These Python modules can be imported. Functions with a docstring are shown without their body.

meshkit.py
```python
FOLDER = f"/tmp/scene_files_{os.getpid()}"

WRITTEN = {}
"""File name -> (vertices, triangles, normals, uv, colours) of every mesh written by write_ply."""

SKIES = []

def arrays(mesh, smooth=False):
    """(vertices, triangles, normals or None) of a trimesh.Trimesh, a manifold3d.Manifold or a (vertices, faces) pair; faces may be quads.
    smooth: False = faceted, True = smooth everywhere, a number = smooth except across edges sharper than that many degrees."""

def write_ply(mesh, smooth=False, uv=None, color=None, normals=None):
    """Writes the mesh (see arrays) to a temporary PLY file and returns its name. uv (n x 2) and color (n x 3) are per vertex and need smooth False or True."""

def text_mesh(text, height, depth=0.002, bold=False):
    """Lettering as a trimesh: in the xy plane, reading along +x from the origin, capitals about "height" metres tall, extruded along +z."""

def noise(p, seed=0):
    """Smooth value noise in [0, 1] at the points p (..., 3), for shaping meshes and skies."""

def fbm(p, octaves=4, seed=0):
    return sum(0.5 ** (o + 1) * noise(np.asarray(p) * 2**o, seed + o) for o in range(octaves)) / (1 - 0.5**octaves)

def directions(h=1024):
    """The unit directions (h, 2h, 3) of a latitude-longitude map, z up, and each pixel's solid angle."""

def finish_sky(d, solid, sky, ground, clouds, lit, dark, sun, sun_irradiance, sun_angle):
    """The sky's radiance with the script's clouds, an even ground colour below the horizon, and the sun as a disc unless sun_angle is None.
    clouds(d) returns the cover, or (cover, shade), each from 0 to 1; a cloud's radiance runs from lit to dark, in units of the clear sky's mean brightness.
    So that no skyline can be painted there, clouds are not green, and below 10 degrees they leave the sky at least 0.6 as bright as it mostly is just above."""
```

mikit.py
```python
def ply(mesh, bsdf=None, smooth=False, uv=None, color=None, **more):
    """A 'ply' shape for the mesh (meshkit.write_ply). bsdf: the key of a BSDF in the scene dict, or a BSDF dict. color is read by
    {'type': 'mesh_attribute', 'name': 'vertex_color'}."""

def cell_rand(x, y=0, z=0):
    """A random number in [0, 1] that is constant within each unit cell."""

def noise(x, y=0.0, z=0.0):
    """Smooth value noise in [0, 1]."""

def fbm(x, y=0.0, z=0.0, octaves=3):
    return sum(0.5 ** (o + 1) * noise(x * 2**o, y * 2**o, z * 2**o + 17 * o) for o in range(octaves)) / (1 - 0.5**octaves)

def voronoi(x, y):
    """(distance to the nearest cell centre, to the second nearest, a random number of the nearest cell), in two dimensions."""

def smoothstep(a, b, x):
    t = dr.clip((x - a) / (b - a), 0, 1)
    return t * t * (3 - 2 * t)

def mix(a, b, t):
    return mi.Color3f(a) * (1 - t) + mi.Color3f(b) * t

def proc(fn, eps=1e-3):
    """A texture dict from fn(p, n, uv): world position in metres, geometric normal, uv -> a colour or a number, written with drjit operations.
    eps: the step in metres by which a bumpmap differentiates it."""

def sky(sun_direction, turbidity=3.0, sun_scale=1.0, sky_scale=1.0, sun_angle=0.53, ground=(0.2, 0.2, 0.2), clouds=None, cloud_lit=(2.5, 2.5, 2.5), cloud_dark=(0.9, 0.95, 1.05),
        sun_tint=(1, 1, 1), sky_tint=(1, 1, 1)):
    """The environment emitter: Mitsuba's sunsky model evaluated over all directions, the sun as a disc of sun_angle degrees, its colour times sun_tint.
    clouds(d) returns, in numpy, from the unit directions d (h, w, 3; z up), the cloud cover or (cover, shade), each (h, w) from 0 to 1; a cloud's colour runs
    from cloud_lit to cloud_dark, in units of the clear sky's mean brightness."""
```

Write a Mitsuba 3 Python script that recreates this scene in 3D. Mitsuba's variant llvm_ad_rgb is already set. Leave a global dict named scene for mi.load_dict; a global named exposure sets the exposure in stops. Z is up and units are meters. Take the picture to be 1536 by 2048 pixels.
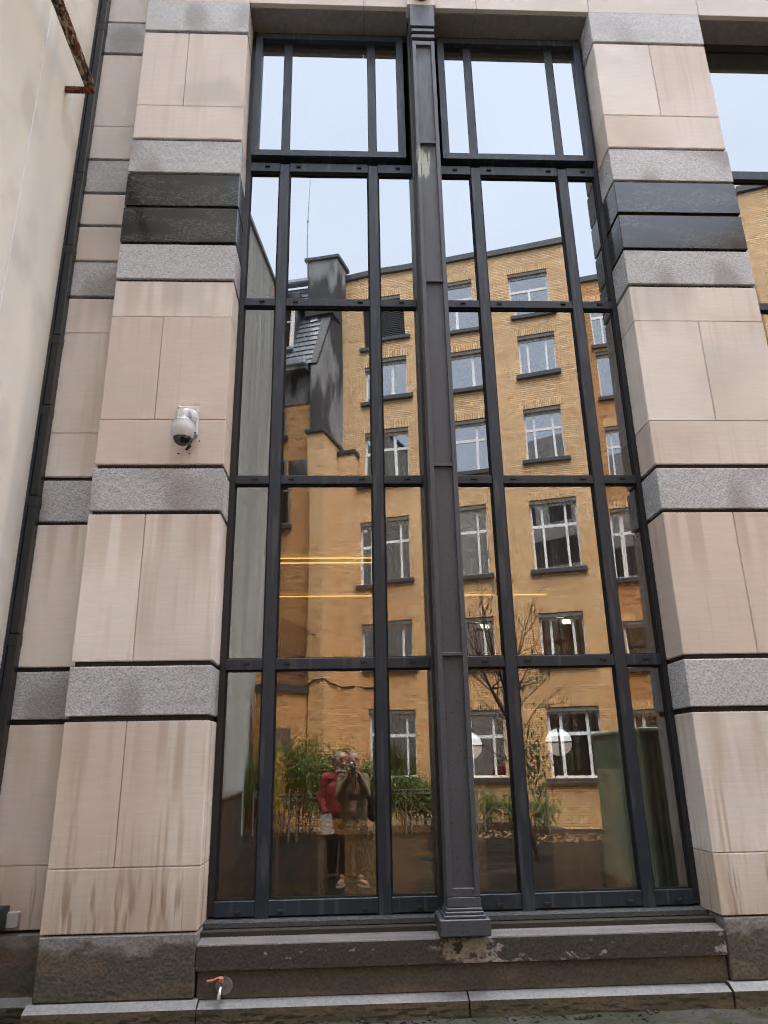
import math, random
import numpy as np, trimesh, drjit as dr, mitsuba as mi, mikit, meshkit
import manifold3d as m3
from mikit import noise, fbm, voronoi, cell_rand, smoothstep, mix, proc
from shapely.geometry import Polygon, box as sbox
from shapely.ops import unary_union

T = mi.ScalarTransform4f
scene, labels = {}, {}
rng = np.random.default_rng(7)
random.seed(7)

# ---------------------------------------------------------------- camera, sky, exposure
CAM = np.array([0.0, -5.3, 1.6])
scene['camera'] = {'type': 'perspective', 'fov': 54.87, 'fov_axis': 'x', 'near_clip': 0.02, 'far_clip': 2000.0,
                   'to_world': T().look_at(origin=CAM.tolist(), target=(CAM + np.array([0.04567247, 0.94518827, 0.32331588])).tolist(),
                                           up=[0.00349888, -0.323803, 0.94611806])}


def overcast(d):
    el = d[..., 2]
    return np.ones_like(el), np.clip(1 - np.clip(0.25 + 0.9 * el, 0, 1) + 0.55 * (meshkit.fbm(d * [4, 4, 7], 4, 3) - 0.5), 0, 1)


scene['sky'] = mikit.sky([0.05, 0.27, 0.96], turbidity=4, sun_scale=0.50, sun_angle=60, clouds=overcast, ground=(0.15, 0.15, 0.15),
                         cloud_lit=(0.71, 0.80, 0.96), cloud_dark=(0.49, 0.57, 0.71), sun_tint=(0.80, 0.93, 1.14))
exposure = 5.0


# ---------------------------------------------------------------- helpers
def add(key, mesh, mat, smooth=False, **more):
    k, n = key, 0
    while k in scene:
        n += 1
        k = f'{key}_{n:03d}'
    scene[k] = mikit.ply(mesh, mat, smooth, **more)
    return k


def newkey(key):
    k, n = key, 0
    while k in scene or k in labels:
        n += 1
        k = f'{key}_{n:03d}'
    labels[k] = {}
    return k


def tag(k, label, cat=None, group=None, kind=None):
    d = labels.setdefault(k, {})
    if label: d['label'] = label
    if cat: d['category'] = cat
    if group: d['group'] = group
    if kind: d['kind'] = kind
    return k


def bx(x0, x1, y0, y1, z0, z1):
    m = trimesh.creation.box(extents=(x1 - x0, y1 - y0, z1 - z0))
    m.apply_translation(((x0 + x1) / 2, (y0 + y1) / 2, (z0 + z1) / 2))
    return m


def cb(x0, x1, y0, y1, z0, z1, c=0.004):
    """a box with chamfered edges"""
    v = []
    for sx, x in ((1, x0), (-1, x1)):
        for sy, y in ((1, y0), (-1, y1)):
            for sz, z in ((1, z0), (-1, z1)):
                v += [(x, y + sy * c, z + sz * c), (x + sx * c, y, z + sz * c), (x + sx * c, y + sy * c, z)]
    return hull(v)


def hull(pts):
    h = m3.Manifold.hull_points(np.asarray(pts, np.float64)).to_mesh()
    return trimesh.Trimesh(np.array(h.vert_properties[:, :3], float), np.array(h.tri_verts, int), process=False)


def cat(ms):
    return trimesh.util.concatenate(ms)


def tube(pts, r, n=8, caps=True):
    p = np.asarray(pts, float)
    r = np.broadcast_to(np.asarray(r, float), (len(p),))
    t = np.gradient(p, axis=0)
    t /= np.linalg.norm(t, axis=1, keepdims=True) + 1e-12
    ref = np.array([0, 0, 1.0]) if abs(t[0, 2]) < 0.9 else np.array([1.0, 0, 0])
    a = np.cross(t[0], ref); a /= np.linalg.norm(a)
    A = []
    for i in range(len(p)):
        a = a - t[i] * np.dot(a, t[i]); a /= np.linalg.norm(a)
        A.append(a.copy())
    A = np.array(A); B = np.cross(t, A)
    ang = np.arange(n) * 2 * np.pi / n
    v = (p[:, None] + r[:, None, None] * (np.cos(ang)[None, :, None] * A[:, None] + np.sin(ang)[None, :, None] * B[:, None])).reshape(-1, 3)
    f = []
    for i in range(len(p) - 1):
        for j in range(n):
            a0, a1, b0, b1 = i * n + j, i * n + (j + 1) % n, (i + 1) * n + j, (i + 1) * n + (j + 1) % n
            f += [(a0, a1, b1), (a0, b1, b0)]
    if caps:
        v = np.vstack([v, p[:1], p[-1:]])
        k = len(p) * n
        for j in range(n):
            f += [(k, (j + 1) % n, j), (k + 1, (len(p) - 1) * n + j, (len(p) - 1) * n + (j + 1) % n)]
    return trimesh.Trimesh(v, np.array(f), process=False)


def lathe(profile, n=24, at=(0, 0, 0)):
    m = trimesh.creation.revolve(np.asarray(profile, float), sections=n)
    m.apply_translation(at)
    return m


def extr(poly, h):
    return trimesh.creation.extrude_polygon(poly, h, engine='earcut')


def remap(m, o, A, B, Cc):
    """mesh in local (u, v, w) to world o + u A + v B + w C, faces kept outward"""
    M = np.stack([np.asarray(A, float), np.asarray(B, float), np.asarray(Cc, float)], 1)
    v = np.asarray(m.vertices) @ M.T + np.asarray(o, float)
    f = np.array(m.faces)
    if np.linalg.det(M) < 0:
        f = f[:, ::-1]
    return trimesh.Trimesh(v, f, process=False)


# ---------------------------------------------------------------- materials
def C3(r, g, b): return mi.Color3f(r, g, b)


def mat(name, base, rough=0.6, spec=0.5, metallic=0.0, bump=None, bscale=1.0, two=True, eps=1e-3, **more):
    if callable(base):
        base = proc(base)
    elif isinstance(base, (tuple, list)):
        base = {'type': 'rgb', 'value': list(base)}
    if callable(rough):
        rough = proc(rough)
    b = {'type': 'principled', 'base_color': base, 'roughness': rough, 'specular': spec, 'metallic': metallic, **more}
    if bump is not None:
        b = {'type': 'bumpmap', 'arbitrary': proc(bump, eps), 'scale': bscale, 'bsdf': b}
    scene[name] = {'type': 'twosided', 'bsdf': b} if two else b
    return name


def lime(seed, tint):
    def fn(p, n, uv):
        x, y, z = p.x + 3.1 * seed, p.y, p.z
        c = C3(*tint)
        big = fbm(x * 1.3 + seed * 7.3, y * 1.3, z * 1.1, 3)
        c = c * (0.82 + 0.36 * big)
        c = mix(c, C3(0.50, 0.40, 0.34), 0.5 * smoothstep(0.48, 0.75, noise(x * 0.9 + 11 * seed, y, z * 0.7 + 5)))
        grain = noise(x * 9, y * 9, z * 140)
        c = c * (0.955 + 0.09 * grain)
        c = c * (0.96 + 0.08 * noise(x * 260, y * 260, z * 260))
        streak = smoothstep(0.50, 0.80, 0.55 * noise(x * 13, y * 13, z * 0.5 + 3) + 0.45 * noise(x * 47, y * 47, z * 1.8 + 6)) * smoothstep(0.3, 0.6, noise(x * 2.1, y * 2.1, z * 0.9 + 9))
        low = 1 - smoothstep(0.7, 3.2, z)
        c = mix(c, C3(0.30, 0.215, 0.14), streak * (0.16 + 0.42 * low))
        base = (1 - smoothstep(0.75, 1.35, z + 0.35 * noise(x * 7, y * 7, 1.0)))
        c = mix(c, C3(0.33, 0.245, 0.17), 0.55 * base)
        drip = smoothstep(0.62, 0.8, noise(x * 38, y * 38, z * 5)) * (1 - smoothstep(0.8, 1.5, z))
        c = mix(c, C3(0.52, 0.45, 0.38), 0.55 * drip)
        d2 = smoothstep(0.60, 0.8, 0.6 * noise(x * 24 + 40, y * 24, z * 1.2) + 0.4 * noise(x * 80, y * 80, z * 6)) * (1 - smoothstep(0.75, 1.1, z))
        c = mix(c, C3(0.16, 0.10, 0.06), 0.6 * d2)
        for zt in (3.403, 1.912, 5.458, 7.0):
            run = smoothstep(zt - 0.55, zt, z + 0.22 * noise(x * 22, y * 22, 3.0)) * (1 - smoothstep(zt, zt + .01, z)) * smoothstep(0.35, 0.7, noise(x * 17, y * 17, z * 0.4 + zt))
            c = mix(c, C3(0.34, 0.235, 0.165), 0.36 * run)
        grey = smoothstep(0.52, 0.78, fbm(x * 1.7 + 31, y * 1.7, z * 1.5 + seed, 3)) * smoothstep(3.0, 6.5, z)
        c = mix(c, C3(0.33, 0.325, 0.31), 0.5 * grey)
        c = mix(c, C3(0.40, 0.40, 0.395), 0.26 * smoothstep(3.6, 6.4, z + 0.8 * noise(x * 1.5, y, z)))  # weathered grey with height, colour also darkened to offset stronger skylight above
        return c
    return fn


def fine(p, n, uv):
    return 0.0006 * noise(p.x * 180, p.y * 180, p.z * 180) + 0.0012 * fbm(p.x * 14, p.y * 14, p.z * 22, 2)


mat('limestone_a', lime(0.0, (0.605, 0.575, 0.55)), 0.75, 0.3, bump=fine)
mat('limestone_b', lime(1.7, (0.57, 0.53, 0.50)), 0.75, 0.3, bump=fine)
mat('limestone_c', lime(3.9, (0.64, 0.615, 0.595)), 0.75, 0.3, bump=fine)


def granite(p, n, uv):
    s = fbm(p.x * 95, p.y * 95, p.z * 95, 2)
    c = C3(0.375, 0.39, 0.42) * (0.35 + 1.3 * s)
    c = c * (0.84 + 0.32 * fbm(p.x * 1.1, p.y * 1.1, p.z * 1.4 + 8, 3))
    return mix(c, C3(0.16, 0.15, 0.145), 0.55 * smoothstep(0.55, 0.85, noise(p.x * 4, p.y * 4, p.z * 2 + 21)))


mat('granite', granite, 0.7, 0.4, bump=lambda p, n, uv: 0.0015 * noise(p.x * 90, p.y * 90, p.z * 90))


def greenstone(p, n, uv):
    s = fbm(p.x * 70 + p.z * 22, p.y * 70, p.z * 90, 3)
    v = smoothstep(0.45, 0.72, s)
    c = mix(C3(0.003, 0.004, 0.0042), C3(0.066, 0.080, 0.072), v * smoothstep(0.35, 0.62, fbm(p.x * 3 + p.z * 4, p.y * 3, p.z * 7, 3)))
    return c * (0.55 + 0.9 * fbm(p.x * 2.2, p.y * 2.2, p.z * 5, 3))


mat('green_slate', greenstone, lambda p, n, uv: 0.08 + 0.14 * noise(p.x * 60, p.y * 60, p.z * 80), 0.7)


def basegranite(p, n, uv):
    s = fbm(p.x * 70, p.y * 70, p.z * 70, 3)
    c = C3(0.068, 0.064, 0.054) * (0.35 + 1.3 * s)
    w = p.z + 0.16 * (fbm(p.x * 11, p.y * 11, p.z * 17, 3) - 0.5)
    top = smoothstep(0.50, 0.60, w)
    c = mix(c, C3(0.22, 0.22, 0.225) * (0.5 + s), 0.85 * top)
    c = mix(c, C3(0.055, 0.048, 0.027) * (0.4 + 1.2 * s), 0.7 * smoothstep(0.42, 0.26, p.z + 0.1 * noise(p.x * 6, p.y * 6, p.z * 6)))
    c = mix(c, C3(0.17, 0.12, 0.085) * (0.5 + s), 0.25 * smoothstep(0.5, 0.7, noise(p.x * 3, p.y, p.z * 9 + 4)) * (1 - top))
    moss = smoothstep(0.52, 0.66, fbm(p.x * 16, p.y * 16, p.z * 60, 3)) * (1 - smoothstep(0.185, 0.215, p.z))
    c = mix(c, C3(0.018, 0.019, 0.009), 0.9 * moss)
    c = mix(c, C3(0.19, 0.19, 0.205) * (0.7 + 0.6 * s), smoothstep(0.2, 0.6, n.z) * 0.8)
    return c


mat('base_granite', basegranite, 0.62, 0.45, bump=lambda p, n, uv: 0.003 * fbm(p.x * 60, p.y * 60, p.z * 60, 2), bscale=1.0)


def sillstone(p, n, uv):
    s = fbm(p.x * 80, p.y * 80, p.z * 80, 3)
    c = C3(0.044, 0.040, 0.037) * (0.45 + 1.1 * s)
    low = smoothstep(0.53, 0.43, p.z)
    spl = smoothstep(0.50, 0.68, 0.72 * fbm(p.x * 15, p.y * 15, p.z * 20, 3) + 0.28 * fbm(p.x * 70 + p.z * 40, p.y * 70, p.z * 60, 2) + 0.33 * dr.exp(-dr.square((p.x - 0.74) / 0.22)) + 0.16 * dr.exp(-dr.square((p.x - 2.38) / 0.07)) - 0.17 + 0.06 * low * smoothstep(0.55, 0.8, p.x))
    c = mix(c, C3(0.30, 0.285, 0.265) * (0.55 + 0.9 * s), 0.8 * spl)
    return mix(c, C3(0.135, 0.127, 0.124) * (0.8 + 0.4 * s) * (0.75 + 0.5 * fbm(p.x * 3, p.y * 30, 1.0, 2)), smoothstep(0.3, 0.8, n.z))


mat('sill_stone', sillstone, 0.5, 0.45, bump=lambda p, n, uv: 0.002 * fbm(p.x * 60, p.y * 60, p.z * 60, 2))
mat('dark_granite', lambda p, n, uv: C3(0.055, 0.060, 0.066) * (0.3 + 1.4 * fbm(p.x * 95, p.y * 95, p.z * 95, 2)), 0.5, 0.5)
mat('joint', (0.035, 0.03, 0.027), 0.9, 0.2)
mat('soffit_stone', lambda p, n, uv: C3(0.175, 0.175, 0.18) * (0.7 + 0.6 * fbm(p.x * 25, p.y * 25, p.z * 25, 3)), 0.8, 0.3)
mat('lintel_stone', lambda p, n, uv: C3(0.50, 0.49, 0.47) * (0.9 + 0.2 * fbm(p.x * 2, p.y * 2, p.z * 2, 3)) * (0.97 + 0.06 * noise(p.x * 200, p.y * 200, p.z * 200)), 0.75, 0.3)


def framefn(p, n, uv):
    c = C3(0.017, 0.026, 0.041) * (0.85 + 0.3 * fbm(p.x * 6, p.y * 6, p.z * 1.5, 3))
    return mix(c, C3(0.10, 0.10, 0.10), 0.25 * smoothstep(0.62, 0.8, noise(p.x * 40, p.y * 40, p.z * 3)))


mat('frame_metal', framefn, lambda p, n, uv: 0.34 + 0.2 * fbm(p.x * 30, p.y * 30, p.z * 5, 2), 0.38)


def columnfn(p, n, uv):
    c = C3(0.052, 0.058, 0.074) * (0.85 + 0.3 * fbm(p.x * 5, p.y * 5, p.z * 1.3, 3))
    a, b, w = voronoi(p.x * 34 + p.y * 34, p.z * 24)
    drop = smoothstep(0.2 * w, 0.2 * w - 0.08, a) * smoothstep(0.42, 0.6, w + 0.3 * (noise(p.x * 9, p.y * 9, p.z * 3) - 0.5)) * (1 - smoothstep(3.0, 4.6, p.z))
    c = mix(c, C3(0.02, 0.02, 0.024), 0.85 * drop)
    # a smear of pale filler on the web
    sm = smoothstep(0.075, 0.055, dr.abs(p.x - 0.665 - 0.05 * (p.z - 6.75))) * smoothstep(6.60, 6.66, p.z + 0.09 * noise(p.x * 90, 2.0)) * smoothstep(6.95, 6.88, p.z + 0.08 * noise(p.x * 70, 5.0))
    sm = sm * smoothstep(0.25, 0.4, noise(p.x * 80, 1.0, p.z * 6))
    return mix(c, C3(0.36, 0.39, 0.35), 0.85 * sm * smoothstep(0.1, 0.02, p.y))


mat('column_metal', columnfn, lambda p, n, uv: 0.42 + 0.2 * noise(p.x * 50, p.y * 50, p.z * 8), 0.45)
mat('black_metal', (0.012, 0.014, 0.018), 0.4, 0.5)
mat('black_rubber', (0.01, 0.01, 0.011), 0.7, 0.3)


def renderfn(p, n, uv):
    far = smoothstep(-5.0, -9.0, p.y + 2 * noise(p.z * .5, 3.0))
    c = C3(0.62, 0.595, 0.54) * (0.88 + 0.24 * fbm(p.y * 1.6, p.z * 1.2, 4.0, 4))
    c = mix(c, C3(0.36, 0.385, 0.38), 0.5 * smoothstep(0.42, 0.66, noise(p.y * 3.5 + 4, p.z * 0.35)) * smoothstep(-.62, -.4, p.y))
    c = mix(c, C3(0.26, 0.235, 0.21), 0.28 * smoothstep(0.5, 0.8, fbm(p.y * 2.6, p.z * 2.0, 8.0, 3)))
    g = C3(0.33, 0.34, 0.32) * (0.7 + 0.6 * fbm(p.y * 5, p.z * 0.45, 2.0, 4))
    g = g * (0.8 + 0.4 * noise(p.y * 18, p.z * 0.3, 1.0))
    return mix(c, g, far)


mat('wall_render', renderfn, 0.9, 0.2, bump=lambda p, n, uv: 0.006 * fbm(p.x * 110, p.y * 110, p.z * 110, 2))
mat('white_bead', (0.62, 0.64, 0.66), 0.6)
mat('rust', lambda p, n, uv: mix(mix(C3(0.30, 0.25, 0.18), C3(0.10, 0.035, 0.014), smoothstep(0.35, 0.6, fbm(p.x * 50, p.y * 20, p.z * 50, 3))), C3(0.02, 0.022, 0.014), smoothstep(0.45, 0.62, fbm(p.x * 40, p.y * 26 + 9, p.z * 40, 3))), 0.85, 0.3,
    bump=lambda p, n, uv: 0.004 * fbm(p.x * 60, p.y * 60, p.z * 60, 2))
mat('plate_rust', lambda p, n, uv: mix(C3(0.16, 0.055, 0.025), C3(0.05, 0.016, 0.009), smoothstep(0.35, 0.65, fbm(p.x * 60, p.y * 60, p.z * 60, 3))), 0.85, 0.3)
mat('white_plastic', lambda p, n, uv: C3(0.50, 0.51, 0.53) * (0.92 + 0.12 * fbm(p.x * 20, p.y * 20, p.z * 9, 3)), 0.35, 0.5)
mat('grey_plastic', (0.32, 0.33, 0.34), 0.5)
mat('dark_dome', (0.012, 0.012, 0.014), 0.06, 0.6)
mat('red_plastic', (0.33, 0.10, 0.075), 0.5)
mat('chrome', (0.62, 0.63, 0.66), 0.18, metallic=1.0)
mat('tarnished_metal', lambda p, n, uv: C3(0.28, 0.27, 0.25) * (0.6 + 0.7 * fbm(p.x * 60, p.y * 60, p.z * 60, 2)), 0.45, metallic=0.6)
mat('filler', (0.55, 0.42, 0.33), 0.9)

A_ = np.array([0.949, 0.316, 0.0]); A_ /= np.linalg.norm(A_)
B_ = np.array([A_[1], -A_[0], 0.0])
G_ = np.array([-0.75, -14.48, 0.0])


def brickfn(c0, c1, c2, mortar, ch=0.0625, cl=0.225, soldier=False):
    def fn(p, n, uv):
        al = dr.abs(n.x * B_[0] + n.y * B_[1]) > 0.7
        u = dr.select(al, p.x * A_[0] + p.y * A_[1], p.x * B_[0] + p.y * B_[1]) + 50
        v = p.z + 50
        if soldier:
            u, v = v + 0.013, u
        row = dr.floor(v / ch)
        uu = u / cl + 0.5 * (row - 2 * dr.floor(row / 2)) + 0.06 * cell_rand(row, 3, 1)
        fu, fv = uu - dr.floor(uu), v / ch - row
        eu, ev = dr.minimum(fu, 1 - fu) * cl, dr.minimum(fv, 1 - fv) * ch
        e = dr.minimum(eu * 1.6, ev * .72)
        r = cell_rand(dr.floor(uu), row, 5)
        r2 = cell_rand(dr.floor(uu), row, 9)
        c = mix(C3(*c0), C3(*c1), smoothstep(0.2, 0.9, r))
        c = mix(c, C3(*c2), smoothstep(0.72, 0.95, r2))
        c = c * (0.84 + 0.32 * cell_rand(dr.floor(uu), row, 2)) * (0.92 + 0.16 * cell_rand(row, 7, 4))
        c = mix(C3(*mortar), c, smoothstep(0.004, 0.0075, e))
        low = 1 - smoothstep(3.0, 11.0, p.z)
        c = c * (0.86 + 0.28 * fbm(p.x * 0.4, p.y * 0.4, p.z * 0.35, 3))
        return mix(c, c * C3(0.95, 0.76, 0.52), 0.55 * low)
    return fn


YB = dict(c0=(0.75, 0.475, 0.24), c1=(0.80, 0.555, 0.325), c2=(0.72, 0.41, 0.185), mortar=(0.21, 0.135, 0.075))
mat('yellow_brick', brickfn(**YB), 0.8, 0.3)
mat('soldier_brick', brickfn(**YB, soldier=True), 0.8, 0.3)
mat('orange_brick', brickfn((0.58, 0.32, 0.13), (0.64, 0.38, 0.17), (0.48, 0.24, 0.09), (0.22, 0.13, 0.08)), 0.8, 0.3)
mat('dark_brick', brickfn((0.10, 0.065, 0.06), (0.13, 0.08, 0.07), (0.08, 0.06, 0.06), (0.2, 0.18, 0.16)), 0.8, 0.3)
mat('dark_sill', lambda p, n, uv: C3(0.045, 0.045, 0.05) * (0.6 + 0.8 * fbm(p.x * 20, p.y * 20, p.z * 20, 3)), 0.6)
mat('grey_lintel', lambda p, n, uv: C3(0.17, 0.165, 0.15) * (0.6 + 0.8 * fbm(p.x * 9, p.y * 9, p.z * 30, 3)), 0.8)
mat('white_paint', lambda p, n, uv: C3(0.80, 0.80, 0.79) * (0.92 + 0.12 * fbm(p.x * 8, p.y * 8, p.z * 8, 2)), 0.4)


def cementfn(p, n, uv):
    c = C3(0.23, 0.23, 0.235) * (0.6 + 0.8 * fbm(p.x * 3, p.y * 3, p.z * 0.8, 4))
    return mix(c, C3(0.025, 0.025, 0.026), 0.88 * smoothstep(0.40, 0.58, fbm(p.x * 2.2, p.y * 2.2, p.z * 0.5 + 3, 4)))


mat('cement', cementfn, 0.85, 0.3)
mat('slate', lambda p, n, uv: C3(0.13, 0.145, 0.165) * (0.7 + 0.6 * noise(p.x * 9, p.y * 9, p.z * 9)), 0.32, 0.5)
mat('zinc', (0.33, 0.36, 0.40), 0.4, metallic=0.5)
mat('dark_zinc', (0.045, 0.047, 0.05), 0.6)
mat('return_cement', lambda p, n, uv: C3(0.42, 0.38, 0.33) * (0.6 + 0.8 * fbm(p.x * 9, p.y * 9, p.z * 9, 3)), 0.9)
mat('coping', (0.035, 0.037, 0.04), 0.45)
mat('curtain', lambda p, n, uv: C3(0.22, 0.215, 0.205) * (0.45 + 0.9 * noise((p.x * A_[0] + p.y * A_[1]) * 16, 1.0)), 0.9)
mat('dark_room', (0.05, 0.035, 0.026), 0.9)
mat('pale_room', (0.42, 0.30, 0.17), 0.9)
scene['window_glass'] = {'type': 'thindielectric', 'int_ior': 3.3, 'specular_transmittance': {'type': 'rgb', 'value': [0.7, 0.72, 0.74]}}
scene['mirror_coat'] = {'type': 'conductor', 'material': 'none', 'specular_reflectance': {'type': 'rgb', 'value': [0.50, 0.51, 0.51]}}
scene['clear_coat_glass'] = {'type': 'blendbsdf', 'weight': 0.42, 'clear': {'type': 'thindielectric', 'int_ior': 1.02, 'specular_transmittance': {'type': 'rgb', 'value': [0.97, 0.98, 0.93]}},
                             'coat': {'type': 'conductor', 'material': 'none', 'specular_reflectance': {'type': 'rgb', 'value': [0.68, 0.69, 0.69]}}}
dust = proc(lambda p, n, uv: C3(0.20, 0.20, 0.19) * (0.5 + 0.9 * fbm(p.x * 14, 1.0, p.z * 2.5, 3)))
scene['vision_glass'] = {'type': 'blendbsdf', 'weight': 0.012, 'glass': scene.pop('clear_coat_glass'), 'film': {'type': 'diffuse', 'reflectance': dust}}
# upper lights: coated spandrel glass, nothing shows through
scene['spandrel_glass'] = {'type': 'blendbsdf', 'weight': 0.02, 'glass': {'type': 'conductor', 'material': 'none', 'specular_reflectance': {'type': 'rgb', 'value': [0.285, 0.288, 0.288]}},
                           'film': {'type': 'diffuse', 'reflectance': dust}}
del scene['mirror_coat']
mat('louvre', (0.02, 0.02, 0.022), 0.5)


def wetfn(p, n, uv):
    c = C3(0.008, 0.0075, 0.006) * (0.55 + 0.9 * fbm(p.x * 3, p.y * 3, 1.0, 4))
    k = smoothstep(0.97, 0.99, dr.abs(2 * (p.y * 1.6 - dr.floor(p.y * 1.6)) - 1))
    return mix(c, C3(0.012, 0.012, 0.01), 0.8 * k)


mat('wet_paving', wetfn, lambda p, n, uv: 0.30 + 0.5 * smoothstep(0.30, 0.6, fbm(p.x * 1.2, p.y * 3.5, 1.0, 3)), 0.10,
    bump=lambda p, n, uv: 0.004 * fbm(p.x * 6, p.y * 22, 1.0, 2))
mat('soil', lambda p, n, uv: C3(0.07, 0.045, 0.025) * (0.4 + 1.2 * fbm(p.x * 12, p.y * 12, 1.0, 3)), 0.95)
mat('rubble', lambda p, n, uv: mix(C3(0.030, 0.028, 0.024), C3(0.018, 0.019, 0.009), smoothstep(0.45, 0.6, fbm(p.x * 6, p.y * 6, p.z * 9, 3))) * (0.5 + fbm(p.x * 40, p.y * 40, p.z * 40, 2)), 0.9)


def leaf(name, c, t=0.5):
    scene[name] = {'type': 'principledthin', 'base_color': {'type': 'rgb', 'value': list(c)}, 'roughness': 0.5, 'diff_trans': t}
    return name


leaf('bamboo_leaf', (0.12, 0.20, 0.05), 0.7); leaf('bamboo_leaf_light', (0.20, 0.28, 0.09), 0.8); leaf('bamboo_leaf_dark', (0.06, 0.12, 0.035), 0.6)
leaf('shrub_leaf', (0.06, 0.17, 0.035), 0.7); leaf('tree_leaf', (0.075, 0.12, 0.05), 0.6); leaf('fallen_leaf', (0.30, 0.19, 0.09), 0.3)
mat('bark', (0.05, 0.03, 0.025), 0.8)
mat('green_paint', lambda p, n, uv: C3(0.24, 0.31, 0.23) * (0.7 + 0.6 * fbm(p.x * 8, p.y * 8, p.z * 2, 3)), 0.45)
mat('dimmed_green_paint', lambda p, n, uv: C3(0.045, 0.075, 0.055) * (0.6 + 0.8 * fbm(p.x * 8, p.y * 8, p.z * 2, 3)), 0.5)  # shed front only: green darkened to hold down the light falling on it
mat('rail_paint', (0.15, 0.14, 0.10), 0.5)
mat('dark_shed_metal', lambda p, n, uv: C3(0.055, 0.06, 0.058) * (0.7 + 0.6 * fbm(p.x * 8, p.y * 8, p.z * 2, 3)), 0.5)
# interior
mat('room_wall', (0.30, 0.17, 0.07), 0.85)
mat('room_ceiling', (0.4, 0.3, 0.2), 0.9)
mat('room_floor', lambda p, n, uv: C3(0.10, 0.06, 0.035) * (0.7 + 0.5 * fbm(p.x * 2, p.y * 14, 1.0, 3)), 0.35)
mat('upper_room', (0.03, 0.03, 0.03), 0.9)
mat('wood', lambda p, n, uv: C3(0.60, 0.34, 0.13) * (0.7 + 0.55 * fbm(p.x * 4, p.y * 4, p.z * 40, 3)), 0.45)
mat('dark_wood', lambda p, n, uv: C3(0.26, 0.14, 0.075) * (0.7 + 0.55 * fbm(p.x * 40, p.y * 40, p.z * 4, 3)), 0.4)
mat('cardboard', lambda p, n, uv: C3(0.62, 0.40, 0.22) * (0.85 + 0.3 * fbm(p.x * 5, p.y * 5, p.z * 5, 3)), 0.9)
mat('tape', (0.40, 0.33, 0.24), 0.5)
mat('opal', (0.82, 0.81, 0.80), 0.12, 0.6)
mat('paper', (0.75, 0.74, 0.76), 0.8)
mat('orange_paper', (0.75, 0.36, 0.05), 0.7)
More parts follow.
